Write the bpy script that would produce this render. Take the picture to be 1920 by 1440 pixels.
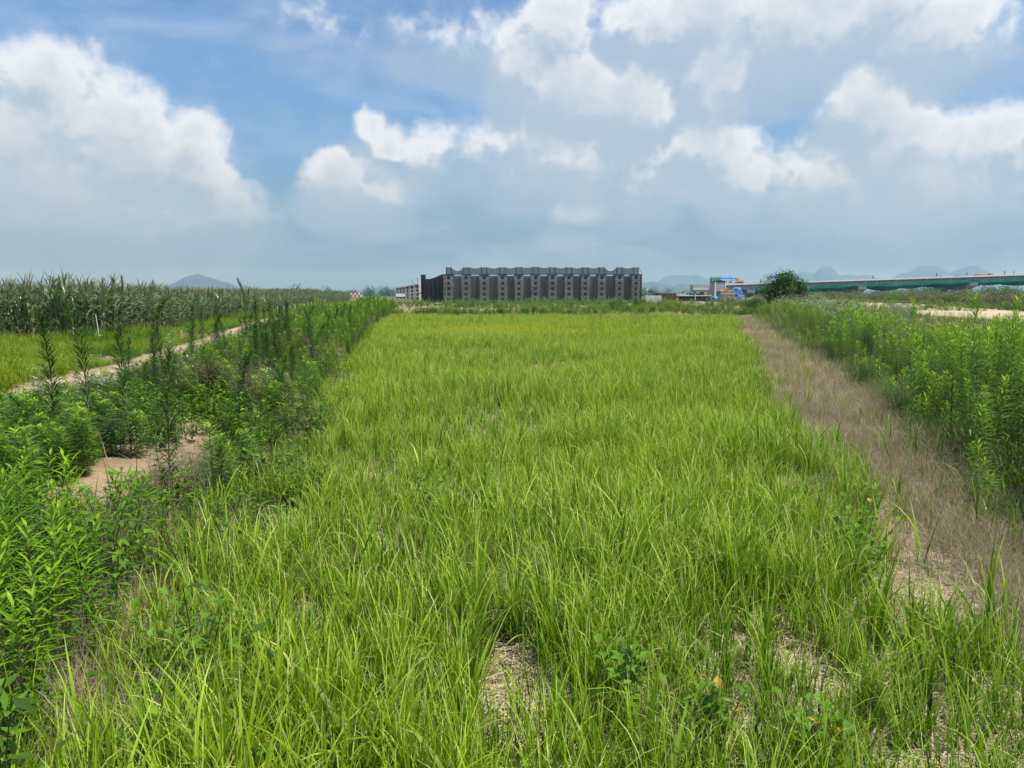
import bpy, math, random
import numpy as np
from mathutils import Vector, Matrix, Euler

R = math.radians
rng = np.random.default_rng(7)
random.seed(7)
for o in list(bpy.data.objects):
    bpy.data.objects.remove(o)
S = bpy.context.scene
COL = S.collection

# ------------------------------------------------------------------ camera
cam = bpy.data.cameras.new('camera')
cam.sensor_width = 36
cam.lens = 26
cam.clip_start = 0.05
cam.clip_end = 60000
camo = bpy.data.objects.new('camera', cam)
camo.location = (0, 0, 1.65)
camo.rotation_euler = (R(90 - 6.87), 0, 0)
COL.objects.link(camo)
S.camera = camo

# ------------------------------------------------------------------ light
SUN_AZ, SUN_EL = 118.0, 64.0            # degrees clockwise from +Y, and above the horizon
EXPOSURE = 0.50
SKY_STRENGTH = 0.10
SUN_STRENGTH = 4.2
S.view_settings.view_transform = 'Standard'
S.view_settings.look = 'None'
S.view_settings.exposure = EXPOSURE
S.view_settings.gamma = 1.0
S.view_settings.use_curve_mapping = False
sun_dir = Vector((math.sin(R(SUN_AZ)) * math.cos(R(SUN_EL)), math.cos(R(SUN_AZ)) * math.cos(R(SUN_EL)), math.sin(R(SUN_EL))))
sl = bpy.data.lights.new('sun', 'SUN')
sl.energy = SUN_STRENGTH
sl.angle = R(0.53)
sl.color = (1.0, 0.955, 0.88)
so = bpy.data.objects.new('sun', sl)
so.rotation_euler = (-sun_dir).to_track_quat('-Z', 'Y').to_euler()
so.location = (30, -20, 60)
COL.objects.link(so)


# ------------------------------------------------------------------ node helper
class NT:
    def __init__(self, tree):
        self.t = tree
        self.n = tree.nodes
        self.l = tree.links

    def node(self, typ, props=None, **inp):
        nd = self.n.new(typ)
        for k, v in (props or {}).items():
            setattr(nd, k, v)
        for k, v in inp.items():
            key = int(k[1:]) if k[0] == 'i' and k[1:].isdigit() else k
            self.put(nd.inputs[key], v)
        return nd

    def put(self, sock, v):
        if isinstance(v, bpy.types.NodeSocket):
            self.l.new(v, sock)
        else:
            sock.default_value = v

    def math(self, op, a, b=0.0, c=None, clamp=False):
        nd = self.n.new('ShaderNodeMath')
        nd.operation = op
        nd.use_clamp = clamp
        self.put(nd.inputs[0], a)
        self.put(nd.inputs[1], b)
        if c is not None:
            self.put(nd.inputs[2], c)
        return nd.outputs[0]

    def vmath(self, op, a, b=None, s=None):
        nd = self.n.new('ShaderNodeVectorMath')
        nd.operation = op
        self.put(nd.inputs[0], a)
        if b is not None:
            self.put(nd.inputs[1], b)
        if s is not None:
            self.put(nd.inputs['Scale'], s)
        return nd.outputs['Value'] if op in ('LENGTH', 'DOT_PRODUCT', 'DISTANCE') else nd.outputs[0]

    def mix(self, fac, a, b, typ='MIX'):
        nd = self.n.new('ShaderNodeMix')
        nd.data_type = 'RGBA'
        nd.blend_type = typ
        self.put(nd.inputs[0], fac)
        self.put(nd.inputs[6], a if isinstance(a, bpy.types.NodeSocket) else (*a, 1) if len(a) == 3 else a)
        self.put(nd.inputs[7], b if isinstance(b, bpy.types.NodeSocket) else (*b, 1) if len(b) == 3 else b)
        return nd.outputs[2]

    def ss(self, v, lo, hi, o0=0.0, o1=1.0):
        nd = self.n.new('ShaderNodeMapRange')
        nd.interpolation_type = 'SMOOTHSTEP'
        self.put(nd.inputs[0], v)
        for i, x in zip((1, 2, 3, 4), (lo, hi, o0, o1)):
            self.put(nd.inputs[i], x)
        return nd.outputs[0]

    def noise(self, vec, scale, detail=4, rough=0.55, col=False, dist=0.0):
        nd = self.n.new('ShaderNodeTexNoise')
        if vec is not None:
            self.put(nd.inputs['Vector'], vec)
        nd.inputs['Scale'].default_value = scale
        nd.inputs['Detail'].default_value = detail
        nd.inputs['Roughness'].default_value = rough
        nd.inputs['Distortion'].default_value = dist
        return nd.outputs['Color'] if col else nd.outputs['Fac']

    def ramp(self, fac, stops):
        nd = self.n.new('ShaderNodeValToRGB')
        e = nd.color_ramp.elements
        while len(e) < len(stops):
            e.new(0.5)
        for el, (p, c) in zip(e, stops):
            el.position = p
            el.color = (*c, 1)
        self.put(nd.inputs[0], fac)
        return nd.outputs[0]


# ------------------------------------------------------------------ sky with clouds
# cumulus masses as (azimuth, elevation, radius across, radius up, weight) in degrees
CLOUDS = [(-29.7, 11.5, 3.7, 3.7, 1.0), (-26.9, 9.9, 3.2, 3.9, 1.0), (-32.2, 8.0, 4.6, 4.4, 1.0), (-28.5, 5.5, 8.0, 3.9, .8), (-22.6, 9.9, 2.6, 2.6, .9), (-20.4, 6.2, 3.2, 1.6, .65),
          (-10.6, 12.0, 1.4, 1.3, .62), (-8.8, 11.1, 2.0, 1.4, .66), (-5.9, 10.9, 1.9, 2.0, .70), (-12.9, 8.4, 2.9, 1.9, 1.0), (-10.0, 7.7, 2.9, 1.5, .85),
          (1.2, 16.6, 2.4, 2.9, 1.0), (4.4, 14.7, 4.4, 3.1, 1.0), (8.8, 14.0, 3.6, 3.2, .95), (4.4, 10.7, 8.6, 2.7, .72), (3.4, 19.2, 3.0, 2.6, .95),
          (15.1, 15.4, 2.8, 3.1, 1.0), (13.1, 18.6, 6.6, 2.9, .85), (22.0, 17.9, 9.1, 3.1, .9), (28.5, 16.8, 6.0, 2.6, .8),
          (14.9, 10.7, 3.2, 2.1, 1.0), (17.0, 8.8, 2.6, 2.2, .8), (10.0, 7.8, 2.8, 1.5, .6),
          (25.0, 12.3, 2.8, 2.8, 1.0), (27.2, 10.4, 3.2, 2.5, 1.0), (31.6, 9.9, 3.2, 2.2, .92), (27.6, 7.8, 8.5, 3.0, .8),
          (-6.0, 18.6, 9.0, 2.2, .34), (5.2, 6.3, 2.4, .9, .6)]

def cloud_group():
    g = bpy.data.node_groups.new('cloud_density', 'ShaderNodeTree')
    g.interface.new_socket('Vector', in_out='INPUT', socket_type='NodeSocketVector')
    g.interface.new_socket('Density', in_out='OUTPUT', socket_type='NodeSocketFloat')
    g.interface.new_socket('Mass', in_out='OUTPUT', socket_type='NodeSocketFloat')
    t = NT(g)
    gi = t.node('NodeGroupInput')
    go = t.node('NodeGroupOutput')
    v = gi.outputs[0]
    wv = t.noise(v, 9, 3, .5, col=True)
    warp = t.vmath('MULTIPLY_ADD', wv, (0.05, 0.05, 0.035))
    nd = warp.node
    nd.inputs[2].default_value = (-.025, -.025, -.0175)
    v2 = t.vmath('ADD', v, warp)
    sep = t.node('ShaderNodeSeparateXYZ', None, Vector=v2)
    az = t.math('MULTIPLY', t.math('ARCTAN2', sep.outputs[0], sep.outputs[1]), 57.2958)
    el = t.math('MULTIPLY', t.math('ARCSINE', sep.outputs[2]), 57.2958)
    p = t.node('ShaderNodeCombineXYZ', None, X=az, Y=el).outputs[0]
    acc = None
    for (a, e, rx, ry, w) in CLOUDS:
        d = t.vmath('MULTIPLY', t.vmath('SUBTRACT', p, (a, e, 0)), (1 / (rx * 1.42), 1 / (ry * 1.42), 0))
        q = t.math('MULTIPLY_ADD', t.vmath('DOT_PRODUCT', d, d), -w, w)
        if acc is None:
            acc = t.math('MAXIMUM', q, 0)
        else:
            nd = t.n.new('ShaderNodeMath')
            nd.operation = 'SMOOTH_MAX'
            t.put(nd.inputs[0], acc)
            t.put(nd.inputs[1], q)
            nd.inputs[2].default_value = 0.22
            acc = nd.outputs[0]
    # beyond the masses in view the same broken cumulus goes on all round the dome
    allround = t.math('MULTIPLY', t.ss(t.noise(t.vmath('MULTIPLY', v, (1, 1, 1.7)), 3.3, 2, .5), .44, .62), .95)
    side = t.math('MAXIMUM', t.ss(t.math('ABSOLUTE', az), 36, 44), t.ss(el, 21, 27))
    acc = t.math('MAXIMUM', acc, t.math('MULTIPLY', allround, side))
    n1 = t.noise(v, 16, 7, .58)
    bil = t.math('ABSOLUTE', t.math('SUBTRACT', t.noise(v2, 26, 2, .5), .5))
    puff = t.math('SUBTRACT', .12, bil)
    f = t.math('ADD', acc, t.math('MULTIPLY', t.math('SUBTRACT', n1, .5), 1.25))
    f = t.math('ADD', f, t.math('MULTIPLY', puff, .7))
    t.l.new(f, go.inputs[0])
    t.l.new(t.math('ADD', acc, t.math('MULTIPLY', t.math('SUBTRACT', n1, .5), .8)), go.inputs[1])
    return g


W = bpy.data.worlds.new('World')
S.world = W
W.use_nodes = True
wt = NT(W.node_tree)
wt.n.clear()
tc = wt.node('ShaderNodeTexCoord')
vdir = tc.outputs['Generated']
sky = wt.node('ShaderNodeTexSky', {'sky_type': 'NISHITA', 'sun_disc': False, 'sun_elevation': R(SUN_EL), 'sun_rotation': R(SUN_AZ),
                                   'altitude': 0, 'air_density': 1.0, 'dust_density': 0.7, 'ozone_density': 2.0})
skyc = wt.vmath('SCALE', sky.outputs[0], s=SKY_STRENGTH)
skyc = wt.vmath('MULTIPLY', skyc, (0.70, 0.90, 1.10))
CG = cloud_group()
g1 = wt.node('ShaderNodeGroup', {'node_tree': CG}, Vector=vdir)
lightoff = wt.vmath('ADD', vdir, (0.012, 0.0, 0.034))
g2 = wt.node('ShaderNodeGroup', {'node_tree': CG}, Vector=lightoff)
D = g1.outputs[0]
D2 = g2.outputs[0]
elz = wt.node('ShaderNodeSeparateXYZ', None, Vector=vdir).outputs[2]
veil = wt.math('MULTIPLY', wt.ss(wt.noise(wt.vmath('MULTIPLY', vdir, (1, 1, 3.2)), 5, 7, .6, dist=.6), .40, .80), .42)
lowfade = wt.ss(elz, .02, .16, .12, 1)
edge = wt.math('SUBTRACT', D, D2)
body = wt.ss(D, wt.ss(edge, .0, .28, .06, .20), wt.ss(edge, -.05, .30, 1.05, .66))
lit = wt.ss(edge, -.22, .36)
thin = wt.ss(D, .55, 1.15, 1, .35)
lit = wt.math('MULTIPLY', wt.math('MULTIPLY', lit, thin), wt.ss(elz, .05, .19, .18, 1))
ccol = wt.mix(lit, (.335, .415, .50), (.64, .68, .715))
cov = wt.math('MULTIPLY', wt.math('MULTIPLY', body, .92), lowfade)
hazec = wt.mix(wt.ss(elz, 0.0, .30, .86, 0), skyc, (.11, .175, .235))
c0 = wt.mix(veil, hazec, (.42, .52, .63))
mass = wt.math('MULTIPLY', wt.ss(g2.outputs[1], -.12, .75), wt.ss(elz, .02, .12, .25, .80))
c0 = wt.mix(mass, c0, (.315, .395, .475))
c1 = wt.mix(cov, c0, ccol)
bg = wt.node('ShaderNodeBackground', None, Color=c1, Strength=1.0)
wo = wt.node('ShaderNodeOutputWorld', None, Surface=bg.outputs[0])
W.cycles.sampling_method = 'NONE'
S.cycles.max_bounces = 6
S.cycles.diffuse_bounces = 3
S.cycles.glossy_bounces = 2
S.cycles.transmission_bounces = 4
S.cycles.transparent_max_bounces = 10


# ------------------------------------------------------------------ tagging helpers
def tag(o, label=None, cat=None, group=None, kind=None):
    if label: o['label'] = label
    if cat: o['category'] = cat
    if group: o['group'] = group
    if kind: o['kind'] = kind
    return o


def empty(name, loc=(0, 0, 0), rz=0.0, label=None, cat=None, group=None):
    o = bpy.data.objects.new(name, None)
    o.empty_display_size = .1
    o.location = loc
    o.rotation_euler = (0, 0, rz)
    COL.objects.link(o)
    return tag(o, label, cat, group)


def link(name, mesh, parent=None, loc=None, rot=None, scl=None):
    o = bpy.data.objects.new(name, mesh)
    COL.objects.link(o)
    o.parent = parent
    if loc is not None: o.location = loc
    if rot is not None: o.rotation_euler = rot
    if scl is not None: o.scale = scl
    return o


ORD = ['first', 'second', 'third', 'fourth', 'fifth', 'sixth', 'seventh', 'eighth', 'ninth', 'tenth', 'eleventh', 'twelfth',
       'thirteenth', 'fourteenth', 'fifteenth', 'sixteenth', 'seventeenth', 'eighteenth', 'nineteenth', 'twentieth']


# ------------------------------------------------------------------ geometry collector
class Geo:
    def __init__(self):
        self.V = []; self.F = []; self.T = []; self.M = []

    def add(self, vs, fs, tint=0.5, mat=0):
        b = len(self.V)
        self.V += [tuple(v) for v in vs]
        self.F += [tuple(b + i for i in f) for f in fs]
        self.T += list(tint) if hasattr(tint, '__len__') else [tint] * len(vs)
        self.M += [mat] * len(fs)

    def box(self, x0, x1, y0, y1, z0, z1, mat=0, tint=.5):
        v = [(x, y, z) for z in (z0, z1) for y in (y0, y1) for x in (x0, x1)]
        self.add(v, [(0, 2, 3, 1), (4, 5, 7, 6), (0, 1, 5, 4), (2, 6, 7, 3), (0, 4, 6, 2), (1, 3, 7, 5)], tint, mat)

    def cbox(self, x0, x1, y0, y1, z0, z1, c=.02, mat=0, tint=.5):
        """box with chamfered edges"""
        vs = []; 
        for sx in (0, 1):
            for sy in (0, 1):
                for sz in (0, 1):
                    X, Y, Z = (x0, x1)[sx], (y0, y1)[sy], (z0, z1)[sz]
                    dx, dy, dz = (c, -c)[sx], (c, -c)[sy], (c, -c)[sz]
                    vs += [(X, Y + dy, Z + dz), (X + dx, Y, Z + dz), (X + dx, Y + dy, Z)]
        i = lambda sx, sy, sz, k: (sx * 4 + sy * 2 + sz) * 3 + k
        fs = []
        for s in (0, 1):
            q = [i(s, 0, 0, 0), i(s, 1, 0, 0), i(s, 1, 1, 0), i(s, 0, 1, 0)]; fs.append(q if s else q[::-1])
            q = [i(0, s, 0, 1), i(0, s, 1, 1), i(1, s, 1, 1), i(1, s, 0, 1)]; fs.append(q if s else q[::-1])
            q = [i(0, 0, s, 2), i(1, 0, s, 2), i(1, 1, s, 2), i(0, 1, s, 2)]; fs.append(q if s else q[::-1])
        for a in (0, 1):
            for b in (0, 1):
                fs.append([i(0, a, b, 1), i(1, a, b, 1), i(1, a, b, 2), i(0, a, b, 2)])
                fs.append([i(a, 0, b, 0), i(a, 1, b, 0), i(a, 1, b, 2), i(a, 0, b, 2)])
                fs.append([i(a, b, 0, 0), i(a, b, 1, 0), i(a, b, 1, 1), i(a, b, 0, 1)])
                for d in (0, 1):
                    pass
        for sx in (0, 1):
            for sy in (0, 1):
                for sz in (0, 1):
                    fs.append([i(sx, sy, sz, 0), i(sx, sy, sz, 1), i(sx, sy, sz, 2)])
        self.add(vs, fs, tint, mat)

    def prism(self, prof, y0, y1, mat=0, tint=.5, axis='y'):
        """profile of (a, z) pairs extruded along y (or x)"""
        n = len(prof)
        mk = (lambda a, z, d: (a, d, z)) if axis == 'y' else (lambda a, z, d: (d, a, z))
        vs = [mk(a, z, y0) for a, z in prof] + [mk(a, z, y1) for a, z in prof]
        fs = [tuple(range(n)), tuple(range(2 * n - 1, n - 1, -1))]
        fs += [(k, n + k, n + (k + 1) % n, (k + 1) % n) for k in range(n)]
        self.add(vs, fs, tint, mat)

    def tube(self, pts, rad, n=5, tint=.5, mat=0, cap=True):
        pts = [Vector(p) for p in pts]
        rad = rad if hasattr(rad, '__len__') else [rad] * len(pts)
        vs = []; fs = []
        for k, p in enumerate(pts):
            d = (pts[min(k + 1, len(pts) - 1)] - pts[max(k - 1, 0)]).normalized()
            u = d.orthogonal().normalized() if k == 0 else (u - d * u.dot(d)).normalized()
            w = d.cross(u)
            for j in range(n):
                a = 2 * math.pi * j / n
                vs.append(p + (u * math.cos(a) + w * math.sin(a)) * rad[k])
        for k in range(len(pts) - 1):
            for j in range(n):
                fs.append((k * n + j, k * n + (j + 1) % n, (k + 1) * n + (j + 1) % n, (k + 1) * n + j))
        if cap:
            fs.append(tuple(range(n))[::-1]); fs.append(tuple(range((len(pts) - 1) * n, len(pts) * n)))
        self.add(vs, fs, tint, mat)

    def blade(self, base, az, length, width, lean, bend, nseg=4, t0=.2, t1=.8, twist=0.0, mat=0, wpow=1.0, kink=1.6):
        """a grass blade: ribbon that starts 'lean' rad off vertical and bends by 'bend' rad to the tip"""
        base = Vector(base)
        h = Vector((math.cos(az), math.sin(az), 0))
        side0 = Vector((-math.sin(az), math.cos(az), 0))
        p = base.copy(); vs = []; ts = []; st = length / nseg
        for k in range(nseg + 1):
            f = k / nseg
            ang = lean + bend * f ** kink
            d = h * math.sin(ang) + Vector((0, 0, math.cos(ang)))
            nrm = side0.cross(d)
            tw = twist * f
            side = side0 * math.cos(tw) + nrm * math.sin(tw)
            w = width * .5 * (1 - f ** (1.6 * wpow)) * (.55 + .45 * min(1, f * 4))
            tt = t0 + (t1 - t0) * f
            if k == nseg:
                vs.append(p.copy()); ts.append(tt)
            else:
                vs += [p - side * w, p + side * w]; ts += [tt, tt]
            p = p + d * st
        fs = [(2 * k, 2 * k + 1, 2 * k + 3, 2 * k + 2) for k in range(nseg - 1)]
        fs.append((2 * nseg - 2, 2 * nseg - 1, 2 * nseg))
        self.add(vs, fs, ts, mat)

    def leaf(self, base, d, up, length, width, droop=.3, tint=.5, mat=0, nseg=2, fold=.25):
        """a pointed leaf with a folded midrib"""
        base = Vector(base); d = Vector(d).normalized()
        s = d.cross(Vector(up)).normalized()
        n = s.cross(d)
        vs = [base]; p = base.copy()
        prof = (0, .75, 1.0, .7) if nseg == 3 else (0, 1.0, .62)
        dd = d.copy(); st = length / (nseg + 0)
        idx = []
        for k in range(1, nseg + 1):
            dd = (dd - n * droop * (1.0 / nseg)).normalized()
            p = p + dd * st
            if k < nseg:
                w = width * .5 * prof[k]
                vs += [p - s * w + n * w * fold, p - n * 0, p + s * w + n * w * fold]
            else:
                vs.append(p)
        fs = []
        fs += [(0, 1, 2), (0, 2, 3)]
        for k in range(1, nseg - 1):
            a = 1 + 3 * (k - 1)
            fs += [(a, a + 3, a + 4, a + 1), (a + 1, a + 4, a + 5, a + 2)]
        a = 1 + 3 * (nseg - 2); e = len(vs) - 1
        fs += [(a, e, a + 1), (a + 1, e, a + 2)]
        self.add(vs, fs, tint, mat)

    def sheet(self, P, mat=0, tint=.5):
        """grid of points P[i][j]"""
        n = len(P); m = len(P[0])
        vs = [q for r in P for q in r]
        fs = [(i * m + j, (i + 1) * m + j, (i + 1) * m + j + 1, i * m + j + 1) for i in range(n - 1) for j in range(m - 1)]
        self.add(vs, fs, tint, mat)

    def mesh(self, name, mats, smooth=False):
        me = bpy.data.meshes.new(name)
        me.from_pydata(self.V, [], self.F)
        for m in (mats if isinstance(mats, (list, tuple)) else [mats]):
            me.materials.append(m)
        me.polygons.foreach_set('material_index', self.M)
        at = me.attributes.new('tint', 'FLOAT', 'POINT')
        at.data.foreach_set('value', self.T)
        if smooth:
            me.polygons.foreach_set('use_smooth', [True] * len(self.F))
        me.update()
        return me

    def build(self, name, mats, parent=None, smooth=False, **kw):
        return link(name, self.mesh(name, mats, smooth), parent, **kw)


# ------------------------------------------------------------------ materials
def leaf_mat(name, stops, patch=None, trans=.35, rough=.5, var=.25, spec=.3):
    m = bpy.data.materials.new(name)
    m.use_nodes = True
    t = NT(m.node_tree); t.n.clear()
    tint = t.node('ShaderNodeAttribute', {'attribute_name': 'tint'}).outputs['Fac']
    rnd = t.node('ShaderNodeObjectInfo').outputs['Random']
    f = t.math('ADD', tint, t.math('MULTIPLY', t.math('SUBTRACT', rnd, .5), var))
    c = t.ramp(f, stops)
    if patch:
        pa = t.node('ShaderNodeAttribute', {'attribute_type': 'INSTANCER', 'attribute_name': 'rnd'}).outputs['Fac']
        c = t.mix(pa, c, t.mix(.8, c, patch))
    pr = t.node('ShaderNodeBsdfPrincipled', None, **{'Base Color': c, 'Roughness': rough, 'Specular IOR Level': spec})
    tr = t.node('ShaderNodeBsdfTranslucent', None, Color=t.mix(1.0, c, (1.15, 1.2, .75), 'MULTIPLY'))
    mx = t.node('ShaderNodeMixShader', None, i0=trans, i1=pr.outputs[0], i2=tr.outputs[0])
    t.node('ShaderNodeOutputMaterial', None, Surface=mx.outputs[0])
    return m


def mat(name, col, rough=.7, var=.12, scale=3.0, metal=0.0, col2=None, detail=5, bump=0.0, spec=.4, stain=None):
    """painted or mineral surface with mottled colour, optional second colour and fine relief"""
    m = bpy.data.materials.new(name)
    m.use_nodes = True
    t = NT(m.node_tree); t.n.clear()
    co = t.node('ShaderNodeNewGeometry').outputs['Position']
    n = t.noise(co, scale, detail, .6)
    c2 = col2 or tuple(x * (1 - var * 2) for x in col)
    c = t.mix(t.ss(n, .35, .65), col, c2)
    if stain:
        n2 = t.noise(t.vmath('MULTIPLY', co, (1, 1, .25)), scale * 2.3, 6, .65)
        c = t.mix(t.math('MULTIPLY', t.ss(n2, .52, .72), .7), c, stain)
    rnd = t.node('ShaderNodeObjectInfo').outputs['Random']
    c = t.mix(1.0, c, t.ramp(rnd, [(0, (1 - var,) * 3), (1, (1 + var * .0,) * 3)]), 'MULTIPLY')
    pr = t.node('ShaderNodeBsdfPrincipled', None, **{'Base Color': c, 'Roughness': rough, 'Metallic': metal, 'Specular IOR Level': spec})
    if bump:
        b = t.node('ShaderNodeBump', None, Height=t.noise(co, scale * 6, 6, .65), Strength=bump, Distance=.02)
        t.l.new(b.outputs[0], pr.inputs['Normal'])
    t.node('ShaderNodeOutputMaterial', None, Surface=pr.outputs[0])
    return m


def net_mat(name, col, opacity, wave=6.0, vary=.25):
    """woven netting: part of the light passes between the threads"""
    m = bpy.data.materials.new(name)
    m.use_nodes = True
    t = NT(m.node_tree); t.n.clear()
    co = t.node('ShaderNodeNewGeometry').outputs['Position']
    n = t.noise(t.vmath('MULTIPLY', co, (1, 1, .35)), wave, 4, .6)
    op = t.math('ADD', opacity, t.math('MULTIPLY', t.math('SUBTRACT', n, .5), vary), clamp=True)
    c = t.mix(n, tuple(x * .75 for x in col), tuple(x * 1.25 for x in col))
    d = t.node('ShaderNodeBsdfDiffuse', None, Color=c)
    tl = t.node('ShaderNodeBsdfTranslucent', None, Color=c)
    ms = t.node('ShaderNodeMixShader', None, i0=.3, i1=d.outputs[0], i2=tl.outputs[0])
    tp = t.node('ShaderNodeBsdfTransparent')
    mx = t.node('ShaderNodeMixShader', None, i0=op, i1=tp.outputs[0], i2=ms.outputs[0])
    t.node('ShaderNodeOutputMaterial', None, Surface=mx.outputs[0])
    return m


# ------------------------------------------------------------------ terrain layout (metres; camera at the origin looking along +Y)
def Lf(y): return np.interp(y, [0, 2.5, 3.7, 5, 7.6, 12.2, 21.5, 37, 62, 75], [-1.3, -1.42, -1.80, -1.97, -2.24, -3.0, -4.66, -6.96, -9.86, -11.5])
def Rf(y): return np.interp(y, [0, 2.8, 4.0, 5.8, 9.2, 15.6, 26.5, 55, 75], [2.25, 2.4, 2.55, 2.85, 3.63, 5.42, 8.59, 16.8, 22.5])
def Rs(y): return np.interp(y, [0, 2.8, 4.88, 7.36, 12.2, 16.7, 26.5, 49, 75], [2.6, 2.9, 3.3, 4.0, 5.75, 7.05, 9.6, 15.9, 23.3])
def PR(y): return np.interp(y, [0, 9.2, 10.5, 15.6, 23.7, 34.4, 60, 110], [-5.9, -6.2, -6.3, -7.1, -9.1, -11.6, -16.9, -25])
def PL(y): return np.interp(y, [0, 9.2, 12.2, 14, 16.7, 20.5, 29, 34.4, 60, 110], [-8.0, -8.2, -8.6, -9.0, -9.4, -10.2, -12.0, -13.3, -18.5, -26.6])
def MF(y): return np.interp(y, [0, 26, 34.4, 44.4, 59, 105, 200], [-14.4, -14.4, -15.6, -17.2, -19.6, -27.0, -42])
def RDL(y): return 31 + (y - 50) * .19
def RDR(y): return RDL(y) + 12.5


def sstep(a, b, x):
    t = np.clip((x - a) / (b - a), 0, 1)
    return t * t * (3 - 2 * t)


_ph = rng.uniform(0, 6.28, 24)
_fr = rng.uniform(.15, 1.6, 24); _an = rng.uniform(0, 6.28, 24)


def vnoise(x, y, s=1.0):
    """smooth pseudo noise, about -1..1"""
    r = np.zeros_like(np.asarray(x, float))
    for k in range(24):
        r = r + np.sin((x * np.cos(_an[k]) + y * np.sin(_an[k])) * _fr[k] * s * 3 + _ph[k])
    return r / 5.0


def ground_h(x, y):
    x = np.asarray(x, float); y = np.asarray(y, float)
    h = .03 * vnoise(x, y, .5) * sstep(300, 60, y) + .012 * vnoise(x, y, 2.1) * sstep(40, 10, y)
    bank = sstep(Lf(y) + .1, Lf(y) - .9, x) * sstep(PR(y) - .3, PR(y) + 1.2, x)
    h = h + bank * (.20 + .05 * vnoise(x, y, .7)) * sstep(90, 60, y)
    rb = sstep(Rs(y) - .3, Rs(y) + 1.2, x) * sstep(RDL(y) + 1, RDL(y) - 3, x)
    h = h + rb * .12
    h = h + .35 * sstep(62, 92, y)
    h = h + .10 * sstep(-14, -15, x) * sstep(100, 30, y)
    return h


def gz(x, y): return float(ground_h(np.array([x]), np.array([y]))[0])


def soil_mat():
    m = bpy.data.materials.new('soil')
    m.use_nodes = True
    t = NT(m.node_tree); t.n.clear()
    co = t.node('ShaderNodeNewGeometry').outputs['Position']
    sp = t.node('ShaderNodeSeparateXYZ', None, Vector=co)
    n1 = t.noise(co, 1.3, 8, .62); n2 = t.noise(co, 14, 6, .65)
    c = t.mix(t.ss(n1, .32, .68), (.355, .262, .165), (.235, .165, .098))
    c = t.mix(t.math('MULTIPLY', t.ss(n2, .45, .75), .45), c, (.42, .335, .225))
    fieldm = t.math('MULTIPLY', t.ss(t.noise(co, .12, 6, .6), .30, .55), t.ss(sp.outputs[1], 70, 130))
    c = t.mix(t.math('MULTIPLY', fieldm, .95), c, t.mix(n1, (.055, .085, .022), (.12, .125, .05)))
    far = t.ss(sp.outputs[1], 330, 520)
    c = t.mix(far, c, t.mix(t.noise(co, .006, 4), (.04, .075, .02), (.085, .11, .035)))
    b = t.node('ShaderNodeBump', None, Height=t.math('ADD', n2, t.math('MULTIPLY', t.noise(co, 60, 4, .6), .5)), Strength=.55, Distance=.03)
    pr = t.node('ShaderNodeBsdfPrincipled', None, **{'Base Color': c, 'Roughness': .95, 'Specular IOR Level': .1, 'Normal': b.outputs[0]})
    t.node('ShaderNodeOutputMaterial', None, Surface=pr.outputs[0])
    return m


M_soil = soil_mat()
xs = np.sinh(np.linspace(-6.6, 6.6, 301)) * 16
ys = np.concatenate([np.linspace(-30, 0, 16)[:-1], np.sinh(np.linspace(0, 7.2, 261)) * 9])
GX, GY = np.meshgrid(xs, ys)
GZ = ground_h(GX, GY)
g = Geo()
nx, ny = len(xs), len(ys)
me = bpy.data.meshes.new('ground')
vs = np.stack([GX.ravel(), GY.ravel(), GZ.ravel()], 1)
ii = np.arange(ny * nx).reshape(ny, nx)
fs = np.stack([ii[:-1, :-1].ravel(), ii[:-1, 1:].ravel(), ii[1:, 1:].ravel(), ii[1:, :-1].ravel()], 1)
me.from_pydata(vs.tolist(), [], fs.tolist())
me.polygons.foreach_set('use_smooth', [True] * len(fs))
me.materials.append(M_soil)
tag(link('ground', me), 'flat sandy soil under the crops and weeds', None, None, 'structure')

M_sand = mat('sand_track', (.50, .405, .275), .95, .12, 1.1, col2=(.37, .285, .185), bump=.5, spec=.1, stain=(.30, .225, .14))
M_road = mat('haul_road', (.53, .43, .29), .95, .08, .35, col2=(.44, .345, .22), bump=.2, spec=.1)


def strip(name, fl, fr, yv, m, lift, label, n=9):
    P = []
    for y in yv:
        a, b = float(fl(y)), float(fr(y))
        row = []
        for k in range(n):
            x = a + (b - a) * k / (n - 1)
            if k in (0, n - 1):
                x += .22 * float(vnoise(np.array([y]), np.array([k * 7.0]), .9)[0])
            rut = -.03 * math.exp(-((k / (n - 1) - .22) / .1) ** 2) - .03 * math.exp(-((k / (n - 1) - .8) / .1) ** 2)
            row.append((x, y, gz(x, y) + lift + rut * (1 if n > 8 else 0) - (.28 if k in (0, n - 1) else 0)))
        P.append(row)
    gg = Geo(); gg.sheet(P)
    return tag(gg.build(name, m, None, True), label, None, None, 'structure')


strip('dirt_path', PL, PR, list(np.arange(1, 30, .5)) + list(np.arange(30, 110, 2.5)), M_sand, .05, 'sandy farm track with grassy middle between maize and weeds')
strip('haul_road', RDL, RDR, list(np.arange(20, 240, 4.0)), M_road, .22, 'wide sandy haul road beyond the weeds on the right', 7)

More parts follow.
